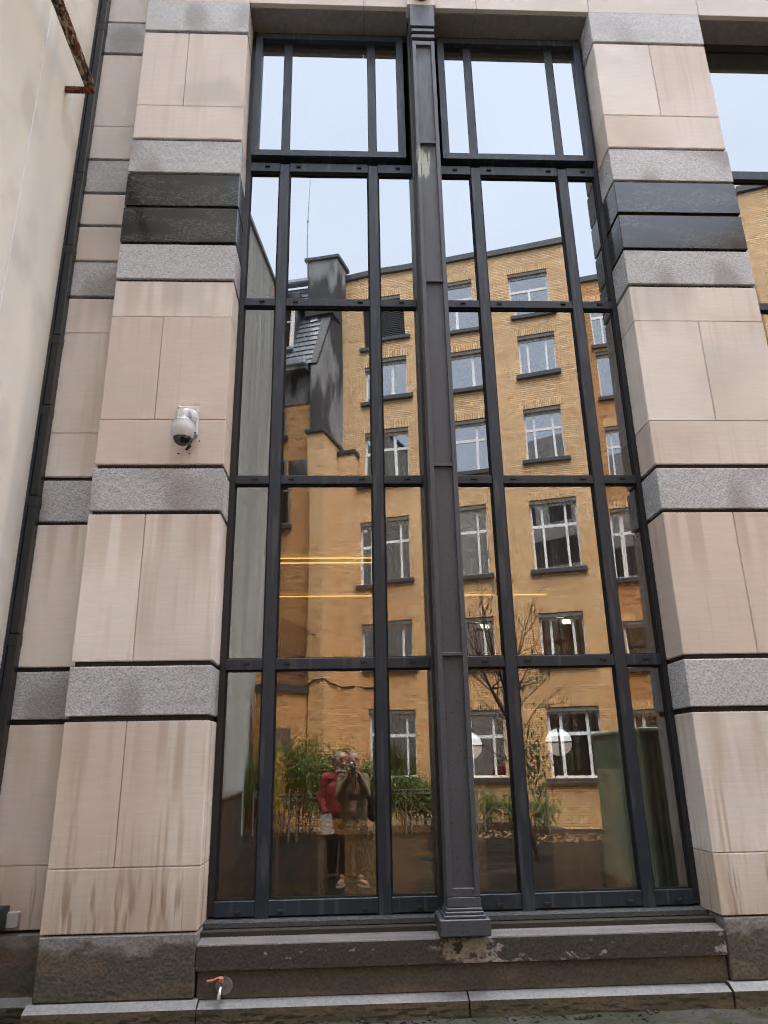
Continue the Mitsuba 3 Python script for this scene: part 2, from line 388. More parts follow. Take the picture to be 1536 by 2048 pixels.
mat('yellow_cloth', (0.60, 0.36, 0.05), 0.9)
mat('black_cloth', (0.012, 0.012, 0.013), 0.9)
mat('wicker', lambda p, n, uv: mix(C3(0.03, 0.025, 0.015), C3(0.50, 0.43, 0.19), smoothstep(0.28, 0.4, dr.minimum(dr.abs((p.z * 45 - dr.floor(p.z * 45)) - 0.5) * 0 + (p.z * 45 - dr.floor(p.z * 45)), ((p.x + p.y) * 22 + 0.5 * dr.floor(p.z * 45)) - dr.floor((p.x + p.y) * 22 + 0.5 * dr.floor(p.z * 45))))), 0.7)
# people
mat('skin', (0.50, 0.29, 0.21), 0.5)
mat('grey_hair', (0.22, 0.20, 0.19), 0.8)
mat('red_knit', lambda p, n, uv: C3(0.27, 0.035, 0.045) * (0.75 + 0.5 * fbm(p.x * 14, p.y * 14, p.z * 9, 3)), 0.9)
mat('olive_cloth', lambda p, n, uv: C3(0.15, 0.115, 0.065) * (0.65 + 0.7 * fbm(p.x * 13, p.y * 13, p.z * 8, 3)), 0.85)
mat('brown_trousers', (0.025, 0.018, 0.013), 0.9)
mat('shoe_white', (0.62, 0.60, 0.56), 0.7)
mat('shoe_tan', (0.30, 0.17, 0.08), 0.7)
mat('red_strap', (0.55, 0.03, 0.05), 0.6)
mat('phone_black', (0.02, 0.02, 0.022), 0.15)

# ---------------------------------------------------------------- ground
tag(add('ground', bx(-220, 220, -220, 0.6, -0.4, 0.0), 'wet_paving'), None, kind='structure')

# ---------------------------------------------------------------- the stone office building
SB = 'stone_building'
newkey(SB)
tag(SB, 'office building of beige stone blocks with grey bands and a tall dark glazed curtain wall', 'building')
GY = 0.325
# z0, z1, kind, split
COURSES = [(8.305, 8.698, 'g', 0), (7.372, 8.277, 'l', 1), (6.988, 7.369, 'l', 0), (6.600, 6.955, 'g', 0), (6.240, 6.575, 'd', 0), (5.855, 6.210, 'd', 0),
           (5.485, 5.828, 'g', 0), (5.117, 5.458, 'l', 0), (4.184, 5.114, 'l', 1), (3.806, 4.181, 'l', 0), (3.432, 3.768, 'g', 0), (2.318, 3.403, 'l', 1),
           (1.950, 2.282, 'g', 0), (1.005, 1.912, 'l', 1), (0.632, 1.002, 'l', 0)]
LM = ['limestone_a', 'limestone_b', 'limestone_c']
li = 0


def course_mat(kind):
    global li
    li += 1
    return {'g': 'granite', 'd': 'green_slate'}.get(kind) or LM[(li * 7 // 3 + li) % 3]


def pier(x0, x1, split):
    k = add(SB + '__pier', bx(x0 + 0.02, x1 - 0.02, 0.022, 0.62, 0.3, 8.72), 'joint')
    for z0, z1, kind, sp in COURSES:
        pr = 0.006 if kind in 'gd' else 0.0
        e = 0.004 if kind in 'gd' else 0.0
        xs = [x0 - e, x1 + e] if not sp else [x0, split, x1]
        m = course_mat(kind)
        for a, b in zip(xs[:-1], xs[1:]):
            if sp: m = course_mat(kind)
            a2, b2 = a + (0.002 if a == split else 0), b - (0.002 if b == split else 0)
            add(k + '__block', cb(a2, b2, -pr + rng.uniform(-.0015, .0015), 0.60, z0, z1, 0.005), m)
    return k


tag(pier(-1.945, -0.972, -1.526), 'stone pier carrying the white dome camera')
tag(pier(2.404, 3.520, 2.958), 'stone pier right of the curtain wall with polished dark bands')
pier(6.0, 7.1, 6.55)
# recessed wall strip left of the left pier
k = add(SB + '__side_wall', bx(-2.5, -1.93, 0.285, 0.62, 0.2, 12.0), 'joint')
L2 = [(8.725, 9.9, 'l'), (8.305, 8.70, 'g'), (7.372, 8.272, 'l'), (6.988, 7.369, 'l'), (6.600, 6.955, 'g'), (6.240, 6.572, 'l'), (5.855, 6.210, 'l'), (5.485, 5.828, 'g'), (5.117, 5.455, 'l'),
      (4.184, 5.114, 'l'), (3.806, 4.181, 'l'), (3.432, 3.768, 'g'), (2.318, 3.403, 'l'), (1.950, 2.282, 'g'), (1.005, 1.912, 'l'), (0.62, 1.002, 'l')]
for z0, z1, kind in L2:
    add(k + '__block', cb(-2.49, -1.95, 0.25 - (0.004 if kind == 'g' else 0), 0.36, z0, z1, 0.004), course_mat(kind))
# plinth
k = add(SB + '__plinth', bx(-1.95, 7.1, 0.12, 0.6, -0.2, 0.6), 'joint')


def profile_block(x0, x1, prof, c=0.003):
    v = [(x, y, z) for x in (x0, x1) for y, z in prof]
    return hull(v)


def plinth_block(x0, x1, lip):
    """upper plinth stone, chamfered ledge and base course"""
    add(k + '__stone', cb(x0, x1, 0.0, 0.5, 0.262, 0.622, 0.008), 'base_granite')
    add(k + '__stone', profile_block(x0 - lip, x1 + lip, [(-0.002, 0.2585), (-0.062, 0.222), (-0.062, 0.0), (0.4, 0.0), (0.4, 0.2585)]), 'base_granite')


plinth_block(-1.945, -0.972, 0.028)
plinth_block(2.412, 3.52, 0.028)
add(k + '__stone', cb(-2.44, -1.99, 0.25, 0.5, 0.0, 0.60, 0.012), 'base_granite')
add(k + '__stone', profile_block(-2.49, -1.99, [(0.25, 0.24), (0.19, 0.20), (0.19, 0.0), (0.245, 0.0), (0.245, 0.24)]), 'base_granite')
for x0, x1 in ((-0.938, 0.717), (0.727, 2.374)):
    add(k + '__stone', cb(x0 - .024, x1 + .03 if x1 > 1 else x1, 0.034, 0.5, 0.250, 0.404, 0.003), 'base_granite')
    add(k + '__stone', profile_block(x0, x1, [(0.03, 0.2465), (-0.052, 0.218), (-0.052, 0.0), (0.4, 0.0), (0.4, 0.2465)]), 'base_granite')
    s0, s1 = x0 - .030, x1 + (.030 if x1 > 1 else .002)
    tag(add(SB + '__sill', profile_block(s0, s1, [(0.0, 0.545), (0.004, 0.552), (0.24, 0.592), (0.24, 0.41), (0.0, 0.41)]), 'sill_stone'), None)
for x0, x1 in ((3.56, 6.0),):
    add(k + '__stone', bx(x0, x1, 0.03, 0.5, 0.0, 0.55), 'base_granite')
add(SB + '__sill_flashing', profile_block(-0.968, 2.400, [(0.205, 0.634), (0.205, 0.606), (0.40, 0.600), (0.40, 0.655)]), 'dark_granite')
# lintel and soffit
lx = [-2.44, -0.965, 0.154, 1.273, 2.409, 3.537, 4.66, 5.78, 7.1]
k = add(SB + '__lintel', bx(-1.94, 7.1, 0.03, 0.62, 8.725, 12.0), 'joint')
for a, b in zip(lx[:-1], lx[1:]):
    if a < -2: continue
    for z0, z1 in ((8.702, 9.62), (9.626, 10.6)):
        add(k + '__panel', cb(a + .002, b - .002, 0.0, 0.05, z0, z1, 0.003), 'lintel_stone')
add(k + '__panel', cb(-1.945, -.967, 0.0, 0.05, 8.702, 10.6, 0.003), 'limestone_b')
add(k + '__console', cb(0.575, 0.860, -0.045, 0.10, 8.680, 9.4, 0.004), 'lintel_stone')
k = add(SB + '__soffit', bx(-0.975, 7.0, 0.05, 0.5, 8.712, 8.724), 'joint')
for a, b in ((-0.965, 0.155), (0.159, 1.27), (1.274, 2.40), (3.53, 4.66), (4.664, 6.0)):
    add(k + '__panel', bx(a, b, 0.052, 0.40, 8.696, 8.711), 'soffit_stone')
# storeys above, out of the frame
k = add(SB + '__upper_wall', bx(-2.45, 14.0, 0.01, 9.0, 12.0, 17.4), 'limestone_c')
for x0 in np.arange(-1.6, 13, 2.0):
    add(SB + '__upper_window', bx(x0, x0 + 1.2, -0.01, 0.1, 12.9, 15.2), 'frame_metal')
add(SB + '__right_part', bx(7.1, 14.0, 0.0, 9.0, 0.0, 12.0), 'limestone_a')


# ---------------------------------------------------------------- curtain wall
def pane_mesh(x0, x1, z0, z1, seed, amp=1.0, dy=0.0):
    r = np.random.default_rng(seed)
    n, m = 10, 14
    u, v = np.meshgrid(np.linspace(0, 1, n), np.linspace(0, 1, m))
    s, t = (x1 - x0), (z1 - z0)
    y = amp * (0.0021 * s * r.uniform(-1, 1) * np.sin(np.pi * u) * (0.5 + 0.5 * np.sin(np.pi * v)) + 0.0005 * t * r.uniform(-1, 1) * np.sin(2 * np.pi * v + r.uniform(0, 6)) + 0.0026 * r.uniform(-1, 1) * (u - .5) * s + 0.0028 * r.uniform(-1, 1) * (v - .5) * t)
    P = np.stack([x0 + u * s, GY + y, z0 + v * t], -1).reshape(-1, 3)
    f = []
    for j in range(m - 1):
        for i in range(n - 1):
            a = j * n + i
            f += [(a, a + 1, a + n + 1), (a, a + n + 1, a + n)]
    return trimesh.Trimesh(P + [0, dy, 0], np.array(f), process=False)


def curtain_wall(xs, halves, seed, label):
    """xs: pane boundaries; halves: the opening sashes at the top"""
    k = newkey(SB + '__curtain_wall')
    del labels[k]
    tag(k, label)
    x0, x1 = xs[0], xs[-1]
    tz = [(6.905, 7.005), (5.428, 5.503), (3.754, 3.826), (2.281, 2.362), (0.655, 0.750)]
    # mullions
    for xm in xs[1:-1]:
        w = 0.0455
        add(k + '__mullion', cb(xm - w, xm + w, 0.279, 0.45, 0.640, 6.985, 0.004), 'frame_metal')
        add(k + '__mullion', cb(xm - w + .003, xm + w - .003, 0.292, 0.45, 7.13, 8.64, 0.003), 'frame_metal')
    for xe, s in ((x0, 1), (x1, -1)):
        a, b = sorted((xe, xe + s * 0.045))
        add(k + '__edge_profile', bx(a, b, 0.296, 0.45, 0.66, 8.69), 'black_metal')
    b = [(x0 + .045, xs[1] - .0456)] + [(p + .0456, q - .0456) for p, q in zip(xs[1:-2], xs[2:-1])] + [(xs[-2] + .0456, x1 - .045)]
    bays = [q for q in b if q[1] > q[0]]
    for i, (z0, z1) in enumerate(tz):
        for a, c in bays:
            add(k + '__transom', cb(a, c, 0.285, 0.44, z0, z1, 0.003), 'frame_metal')
            wide = c - a > 0.45
            for xd in ([a + .085, c - .085] if wide else [(a + c) / 2 + 0.02]):
                zc = (z0 + z1) / 2 + 0.006 if i < 4 else z0 + 0.028
                add(k + '__drain_cap', hull([(xd + sx * .022, 0.2845 - d, zc + sz) for sx in (-1, 1) for d, sz in ((0, .011), (0, -.009), (0.010, .007), (0.012, -.009))]), 'black_rubber')
    zz = [(0.750, 2.281), (2.362, 3.754), (3.826, 5.428), (5.503, 6.905)]
    i = 0
    for a, c in bays:
        for z0, z1 in zz:
            add(k + '__pane', pane_mesh(a - .004, c + .004, z0 - .004, z1 + .004, seed + i), 'vision_glass' if z1 < 3.8 else 'spandrel_glass', True)
            i += 1
            g = 0.012
            add(k + '__gasket', cat([bx(a, a + g, 0.311, 0.3215, z0, z1), bx(c - g, c, 0.311, 0.3215, z0, z1), bx(a + g, c - g, 0.311, 0.3215, z0, z0 + g * .8), bx(a + g, c - g, 0.311, 0.3215, z1 - g, z1)]), 'black_rubber')
    # top sashes with mitred frames
    for h0, h1 in halves:
        zb, zt, w = 7.050, 8.60, 0.068
        pts = [[(h0, zb), (h1, zb), (h1 - w, zb + w), (h0 + w, zb + w)], [(h1, zb), (h1, zt), (h1 - w, zt - w), (h1 - w, zb + w)],
               [(h1, zt), (h0, zt), (h0 + w, zt - w), (h1 - w, zt - w)], [(h0, zt), (h0, zb), (h0 + w, zb + w), (h0 + w, zt - w)]]
        ms = []
        for q in pts:
            pc = Polygon(q).buffer(-0.0012, join_style=2)
            qq = list(pc.exterior.coords)[:-1]
            ms.append(hull([(x, 0.238, z) for x, z in qq] + [(x, 0.44, z) for x, z in q]))
        s = add(k + '__sash', cat(ms), 'frame_metal')
        inner = [h0 + w] + [x for x in xs[1:-1] if h0 < x < h1] + [h1 - w]
        for p, q in zip(inner[:-1], inner[1:]):
            p2, q2 = p + (.0425 if p != inner[0] else 0), q - (.0425 if q != inner[-1] else 0)
            add(s + '__pane', pane_mesh(p2, q2, zb + w, zt - w, seed + 50 + i, 0.4, -0.035), 'spandrel_glass', True); i += 1
    add(k + '__head_profile', bx(x0, x1, 0.305, 0.46, 8.604, 8.694), 'black_metal')
    return k


cw = curtain_wall([-0.968, -0.604, 0.227, 0.66, 0.775, 1.204, 2.041, 2.402], [(-0.925, 0.545), (0.895, 2.362)], 3, 'tall dark metal grid of mirror glass between the two stone piers')
cw2 = curtain_wall([3.522, 4.75, 5.98], [], 40, 'glazed bay at the right edge beyond the stone pier')
# bay two's top lights have no sashes
for a, c in ((3.57, 4.70), (4.80, 5.94)):
    add(cw2 + '__pane', pane_mesh(a, c, 7.0, 8.6, 90 + int(a), 0.4), 'spandrel_glass', True)

# the steel column between the two halves of the curtain wall
k = add(SB + '__column', bx(0.628, 0.808, 0.012, 0.44, 0.60, 8.69), 'column_metal')
tag(k, 'grey steel column with recessed panels dividing the curtain wall')
YF = -0.045
X0, X1 = 0.612, 0.826
for a, b in ((X0, X0 + .036), (X1 - .036, X1)):
    add(k + '__flange', cb(a, b, YF, 0.30, 0.79, 8.20, 0.003), 'column_metal')
add(k + '__web', bx(X0 + .0362, X1 - .0362, -0.018, 0.011, 0.79, 8.20), 'column_metal')
for z0, z1 in ((8.15, 8.20), (6.945, 6.972), (5.455, 5.478), (3.772, 3.797), (2.322, 2.346), (0.79, 0.84)):
    add(k + '__stiffener', cb(X0 + .0364, X1 - .0364, YF + .002, -0.012, z0, z1, 0.002), 'column_metal')
for z0, z1 in ((8.395, 8.675),):
    add(k + '__cap', cb(X0 - .012, X1 + .012, YF - .002, 0.30, z0, z1, 0.004), 'column_metal')
for z0, z1 in ((8.325, 8.362), (8.243, 8.285)):
    add(k + '__ring', cb(X0 - .004, X1 + .004, YF, 0.28, z0, z1, 0.003), 'column_metal')
for z0, z1 in ((8.362, 8.395), (8.285, 8.325), (8.20, 8.243)):
    add(k + '__groove', bx(X0 + .012, X1 - .012, YF + .03, 0.27, z0, z1), 'black_metal')
for z0, z1, e in ((0.728, 0.789, 0.0), (0.708, 0.7275, 0.007), (0.688, 0.7075, 0.016), (0.668, 0.6875, 0.026)):
    add(k + '__base_moulding', cb(X0 - e, X1 + e, YF - e * .8, 0.27, z0, z1, 0.005), 'column_metal')
add(k + '__foot', cb(0.556, 0.878, YF - .04, 0.26, 0.572, 0.667, 0.005), 'column_metal')
for xx in (0.600, 0.838):
    add(k + '__rear_profile', bx(xx - .012, xx + .012, 0.15, 0.44, 0.66, 8.68), 'black_metal')

# round lamp on the console
k = newkey('wall_lamp')
tag(k, 'dark round lamp on the pale stone bracket above the steel column', 'lamp')
add(k + '__rim', remap(lathe([(0, 0), (0.072, 0), (0.078, 0.01), (0.078, 0.05), (0, 0.05)], 28), (0.722, -0.046, 8.80), (1, 0, 0), (0, 0, 1), (0, -1, 0)), 'black_metal', 40)
add(k + '__lens', remap(lathe([(0, 0.075), (0.03, 0.072), (0.055, 0.062), (0.066, 0.051), (0, 0.051)], 28), (0.722, -0.046, 8.80), (1, 0, 0), (0, 0, 1), (0, -1, 0)), 'dark_dome', 40)

# ---------------------------------------------------------------- interior
IX0, IX1, IY1 = -0.955, 6.2, 6.0
rm = SB + '__room'
add(rm, cat([bx(IX0 - .1, IX0, 0.62, IY1, 0.55, 3.75), bx(IX1, IX1 + .1, 0.46, IY1, 0.55, 3.75), bx(IX0 - .1, IX1 + .1, IY1, IY1 + .1, 0.55, 3.75)]), 'room_wall')
tag(add('floor', bx(-2.4, IX1 + .1, 0.46, IY1 + .1, 0.5, 0.60), 'room_floor'), None, kind='structure')
tag(add('ceiling', bx(-2.4, IX1 + .1, 0.46, IY1 + .1, 3.755, 3.82), 'room_ceiling'), None, kind='structure')
add(SB + '__upper_room', cat([bx(-1.1, -0.98, 0.5, 3.0, 3.825, 8.8), bx(IX1, IX1 + .1, 0.5, 3.0, 3.825, 8.8), bx(-1.1, IX1 + .1, 3.0, 3.1, 3.825, 8.8), bx(-1.1, IX1 + .1, 0.5, 3.0, 8.8, 8.9)]), 'upper_room')
for i, (x0, x1, y, z, lab) in enumerate([(-0.84, 0.215, 1.9, 3.55, 'nearer glowing strip light of the left half, a pair of tubes under the ceiling'), (-0.90, 0.26, 3.6, 3.56, 'farther glowing strip light of the left half near the back wall'),
                                         (1.32, 2.42, 3.6, 3.56, 'glowing strip light behind the right half of the curtain wall')]):
    k = newkey('strip_light')
    tag(k, lab, 'lamp', 'strip lights in the room behind the glass')
    add(k + '__housing', bx(x0, x1, y - .05, y + .05, z + .03, z + .08), 'white_paint')
    for dy in ((-.03, .03) if i == 0 else (0,)):
        kk = add(k + '__tube', tube([(x0, y + dy * 3, z), (x1, y + dy * 3, z)], 0.006, 8), 'white_paint')
        scene[kk]['emitter'] = {'type': 'area', 'radiance': {'type': 'rgb', 'value': [0.060, 0.034, 0.0075]}}
    for xx in (x0 + .1, x1 - .1):
        add(k + '__rod', bx(xx - .008, xx + .008, y - .008, y + .008, z + .08, 3.754), 'white_paint')


def globe(x, y, z0, r, lab):
    k = newkey('globe_lamp')
    tag(k, lab, 'lamp', 'globe lamps behind the glass')
    zc = z0 + 0.19 + r
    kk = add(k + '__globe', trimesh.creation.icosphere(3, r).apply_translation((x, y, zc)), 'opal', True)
    scene[kk]['emitter'] = {'type': 'area', 'radiance': {'type': 'rgb', 'value': [0.0125, 0.0105, 0.0095]}}  # faint glow added so the globe shows through the glass
    kk = add(k + '__upper_glow', lathe([(r * 1.012 * math.cos(t), r * 1.012 * math.sin(t)) for t in np.linspace(0.02, math.pi / 2, 10)], 32, (x, y, zc)), 'opal', True)
    scene[kk]['emitter'] = {'type': 'area', 'radiance': {'type': 'rgb', 'value': [0.030, 0.030, 0.031]}}  # added glowing shell, stands in for sky reflected on the metal top
    ring = [(x + (r + .006) * math.cos(t), y + (r + .006) * math.sin(t), zc) for t in np.linspace(0, 2 * math.pi, 33)]
    add(k + '__ring', tube(ring, 0.007, 6, False), 'tarnished_metal', 40)
    for ph in (0.3, 2.4, 4.5):
        c, s = math.cos(ph), math.sin(ph)
        arc = [(x + (r + .008) * c * math.cos(t), y + (r + .008) * s * math.cos(t), zc + (r + .008) * math.sin(t)) for t in np.linspace(math.pi / 2, 0, 10)]
        add(k + '__strap', tube(arc + [(x + (r + .008) * c, y + (r + .008) * s, z0 + .012)], 0.008, 6), 'tarnished_metal', 40)
    add(k + '__base', lathe([(0, 0), (r * 1.15, 0), (r * 1.15, 0.012), (0, 0.014)], 24, (x, y, z0)), 'dark_wood', 30)


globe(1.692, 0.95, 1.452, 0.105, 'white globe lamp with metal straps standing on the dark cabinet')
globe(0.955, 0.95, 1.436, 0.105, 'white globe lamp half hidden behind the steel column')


def carton(x0, x1, y0, y1, z0, z1, lab, flap=False):
    k = newkey('cardboard_box')
    tag(k, lab, 'box', 'cardboard boxes behind the glass')
    add(k + '__carton', cb(x0, x1, y0, y1, z0, z1, 0.006), 'cardboard')
    xm = (x0 + x1) / 2
    add(k + '__tape', bx(xm - .025, xm + .025, y0 - .002, y1 + .002, z1 - .09, z1 + .002), 'tape')
    if flap:
        add(k + '__flap', hull([(x0 + .02, y0 - .002, z1 - .03), (x0 + .16, y0 - .012, z1 - .3), (x0 + .02, y0 - .008, z1 - .32), (x0 + .1, y0 - .004, z1 - .06)]), 'tape')


def cabinet(key, lab, x0, x1, y0, y1, z0, z1, m, doors=2):
    k = newkey(key)
    tag(k, lab, 'cabinet')
    add(k + '__carcass', bx(x0, x1, y0 + .02, y1, z0 + .06, z1 - .03), m)
    add(k + '__top', cb(x0 - .015, x1 + .015, y0 - .012, y1, z1 - .03, z1, 0.004), m)
    add(k + '__kickboard', bx(x0 + .02, x1 - .02, y0 + .05, y1 - .02, z0, z0 + .0595), 'black_cloth')
    w = (x1 - x0) / doors
    for i in range(doors):
        d = add(k + '__door', cb(x0 + i * w + .004, x0 + (i + 1) * w - .004, y0, y0 + .0198, z0 + .07, z1 - .04, 0.003), m)
        hx = x0 + (i + .85 if i % 2 == 0 else i + .15) * w
        add(d + '__handle', cb(hx - .008, hx + .008, y0 - .02, y0, z0 + .45, z0 + .6, 0.003), 'chrome')
    return k


cabinet('dark_cabinet', 'dark brown cabinet under the right globe lamp', 1.52, 1.88, 0.76, 1.15, 0.6, 1.450, 'dark_wood')
cabinet('dark_cabinet', 'dark brown cabinet mostly hidden behind the steel column', 0.78, 1.02, 0.76, 1.15, 0.6, 1.434, 'dark_wood', 1)
carton(1.94, 2.14, 0.56, 0.92, 1.28, 1.535, 'topmost cardboard box of the stack beside the right mullion')
carton(1.93, 2.155, 0.55, 0.93, 0.92, 1.279, 'cardboard box with a torn flap in the middle of the stack', True)
carton(1.92, 2.165, 0.54, 0.94, 0.602, 0.919, 'lowest cardboard box of the stack by the right mullion')
# desk with papers on the left half
k = newkey('wooden_desk')
tag(k, 'wooden desk behind the left half of the glass, papers on top', 'desk')
add(k + '__top', cb(-0.27, 0.60, 0.80, 1.6, 1.105, 1.14, 0.005), 'wood')
add(k + '__front_panel', bx(-0.05, 0.58, 0.84, 0.86, 0.62, 1.1045), 'wood')
for x, y in ((-0.23, 0.85), (0.55, 0.90), (-0.23, 1.53), (0.55, 1.53)):
    add(k + '__leg', cb(x - .025, x + .025, y - .025, y + .025, 0.6, 1.1045, 0.004), 'dark_wood')
add(k + '__drawer', cb(0.14, 0.56, 0.828, 0.838, 0.70, 1.06, 0.003), 'wood')
for j, (x, y, w, n, m, lab) in enumerate([(-0.14, 0.95, 0.13, 5, 'orange_paper', 'stack of orange folders at the left end of the wooden desk'), (0.06, 0.96, 0.16, 4, 'paper', 'stack of white papers on the wooden desk'), (0.25, 1.1, 0.11, 6, 'yellow_cloth', 'stack of yellow files at the right end of the wooden desk')]):
    k = newkey('paper_stack')
    tag(k, lab, 'papers', 'paper stacks on the desk')
    z = 1.1405
    for i in range(n):
        t = random.uniform(.008, .022)
        sh = bx(-w / 2, w / 2, -.11, .11, 0, t - .001)
        sh.apply_transform(trimesh.transformations.rotation_matrix(random.uniform(-.25, .25), [0, 0, 1]))
        sh.apply_translation((x, y, z)); z += t
        add(k + '__sheaf', sh, m if i % 2 == 0 else 'wood')
# dark chair behind the left mullion
k = newkey('black_chair')
tag(k, 'black round-backed chair behind the left mullion', 'chair')
th = np.linspace(0, 2 * np.pi, 24, endpoint=False)
add(k + '__backrest', hull([(-0.5 + .13 * math.cos(t), 1.5 + d, 1.19 + .10 * math.sin(t)) for t in th for d in (0, .06)]), 'black_cloth', 40)
add(k + '__seat', cb(-0.66, -0.34, 1.2, 1.6, 0.98, 1.05, 0.02), 'black_cloth')
add(k + '__stem', tube([(-0.5, 1.4, 0.68), (-0.5, 1.4, 0.98)], 0.025), 'black_metal')
for t in np.linspace(0, 2 * np.pi, 6)[:-1]:
    add(k + '__foot', tube([(-0.5, 1.4, 0.68), (-0.5 + .24 * math.cos(t), 1.4 + .24 * math.sin(t), 0.615)], 0.014, 6), 'black_metal')
# yellow parasol-like folded cloth on a stand
k = newkey('folded_yellow_cloth')
tag(k, 'yellow cloth hanging folded on a stand behind the left mullion', 'cloth')
pr = [(.012, .70), (.055, .72), (.05, .9), (.04, 1.05), (.022, 1.2), (.008, 1.26)]
ms = lathe([(r, z) for r, z in [(0, .70)] + pr + [(0, 1.27)]], 14)
v = np.array(ms.vertices); a = np.arctan2(v[:, 1], v[:, 0]); v[:, :2] *= (1 + .22 * np.sin(5 * a))[:, None]
add(k + '__cloth', trimesh.Trimesh(v + [-0.575, 1.0, 0.55], ms.faces, process=False), 'yellow_cloth', 50)
add(k + '__stand', tube([(-0.575, 1.0, 0.6), (-0.575, 1.0, 1.25)], 0.012), 'dark_wood')
# woven bin
k = newkey('woven_bin')
tag(k, 'yellow and dark woven bin standing by the glass left of the steel column', 'bin')
add(k + '__basket', cb(0.475, 0.59, 0.60, 0.72, 0.60, 0.955, 0.012), 'wicker')
add(k + '__rim', cb(0.465, 0.60, 0.59, 0.73, 0.956, 0.98, 0.006), 'yellow_cloth')

# ---------------------------------------------------------------- neighbour's rendered wall, drainpipe, rail
k = newkey('rendered_building')
tag(k, "beige roughcast neighbouring building along the left edge", 'building')
prof = [(-0.69, 0.0), (-0.69, 15.2), (-9.0, 14.4), (-15.1, 16.9), (-15.1, 0.0)]
def yz_prism(prof, x0, x1):
    return remap(extr(Polygon(prof), x1 - x0), (x0, 0, 0), (0, 1, 0), (0, 0, 1), (1, 0, 0))
add(k + '__wall', yz_prism(prof, -3.0, -2.482), 'wall_render')
add(k + '__wall', bx(-3.0, -2.50, -0.6895, 0.62, 0.0, 15.2), 'wall_render')
add(k + '__corner_bead', bx(-2.506, -2.478, -0.694, -0.680, 0.0, 15.19), 'white_bead')
add(k + '__coping', yz_prism([(-0.5, 15.2), (-0.5, 15.3), (-9.0, 14.52), (-15.1, 17.02), (-15.1, 16.9), (-9.0, 14.4)], -3.05, -2.42), 'coping')
add(k + '__body', bx(-10, -3.0, -15.0, 0.6, 0.0, 14.0), 'wall_render')
# hairline crack in the render
k = newkey('drainpipe')
tag(k, 'black rectangular drainpipe in the corner beside the beige roughcast wall', 'drainpipe')
zs = [0.05, 2.55, 3.62, 4.40, 5.05, 5.95, 6.75, 8.60, 10.5]
for z0, z1 in zip(zs[:-1], zs[1:]):
    s = add(k + '__section', cb(-2.474, -2.408, 0.172, 0.2495, z0, z1 - .004, 0.006), 'black_metal')
    add(k + '__socket', cb(-2.478, -2.404, 0.168, 0.2492, z1 - .09, z1 - .006, 0.004), 'black_metal')
add(k + '__side_trim', cat([bx(-2.4995, -2.4785, 0.17, 0.2495, 0.0, 10.5)]), 'frame_metal')

k = newkey('rusty_rail')
tag(k, 'rusty peeling pipe rail held by a flat bracket on the roughcast wall, upper left', 'rail')
add(k + '__pipe', tube([(-2.30, y, 7.365 + .003 * math.sin(y * 5)) for y in np.linspace(-0.20, -3.4, 24)], 0.046, 14), 'rust', 50)
add(k + '__bracket', cb(-2.50, -2.245, -0.235, -0.195, 7.265, 7.318, 0.006), 'plate_rust')
add(k + '__bracket', cb(-2.50, -2.245, -3.2, -3.16, 7.265, 7.318, 0.006), 'plate_rust')
add(k + '__bolt', remap(lathe([(0, 0), (.014, 0), (.014, .009), (0, .012)], 8), (-2.262, -0.237, 7.292), (1, 0, 0), (0, 0, 1), (0, -1, 0)), 'plate_rust')

k = newkey('junction_box')
tag(k, 'small grey junction box low on the wall at the left edge beside the drainpipe', 'box')
add(k + '__cover', cb(-2.243, -2.168, 0.200, 0.2495, 0.640, 0.735, 0.006), 'grey_plastic')
add(k + '__housing', cb(-2.385, -2.2435, 0.12, 0.2495, 0.632, 0.77, 0.006), 'black_metal')

# ---------------------------------------------------------------- dome camera
k = newkey('security_camera')
tag(k, 'white dome camera on a wall box fixed to the left stone pier', 'camera')
cx, cy = -1.250, -0.20
add(k + '__wall_box', cb(-1.343, -1.178, -0.056, -0.0005, 4.030, 4.275, 0.008), 'white_plastic')
add(k + '__flange', remap(lathe([(0, 0), (.062, 0), (.062, .012), (.050, .022), (0, .024)], 28), (cx + .012, -0.0565, 4.175), (1, 0, 0), (0, 0, 1), (0, -1, 0)), 'white_plastic', 40)
arm = [(cx + .010, -0.07, 4.172)] + [(cx + .006, -0.07 - .13 * math.sin(t), 4.172 + .05 * (1 - math.cos(t)) * 0.3 - (0.07 * (1 - math.cos(t)) if t > .8 else 0) * 0.6) for t in np.linspace(.2, 1.45, 9)] + [(cx, cy, 4.11), (cx, cy, 4.075)]
add(k + '__arm', tube(arm, 0.030, 16), 'white_plastic', 60)
dome = [(0, .100), (.034, .098), (.038, .075), (.060, .066), (.078, .048), (.080, .030), (.083, .028), (.087, .0), (.086, -.030), (.078, -.062), (.070, -.078), (0, -.078)]
add(k + '__housing', lathe([(r, z) for r, z in dome[::-1]], 40, (cx, cy, 4.010)), 'white_plastic', 35)
for zz, rr in ((.049, .0785), (.029, .0815)):
    add(k + '__seam', tube([(cx + rr * math.cos(t), cy + rr * math.sin(t), 4.010 + zz) for t in np.linspace(0, 2 * np.pi, 41)], 0.0016, 5, False), 'grey_plastic')
bub = [(.066 * math.cos(t), -.078 - .058 * math.sin(t)) for t in np.linspace(0, np.pi / 2, 10)]
add(k + '__bubble', lathe(bub[::-1], 36, (cx, cy, 4.010)), 'dark_dome', True)
add(k + '__cable', tube([(-1.222, -0.03, 4.03), (-1.215, -0.05, 3.98), (-1.235, -0.06, 3.925), (-1.25, -0.04, 3.91), (-1.226, -0.02, 3.95)], 0.009, 8), 'black_rubber', 50)
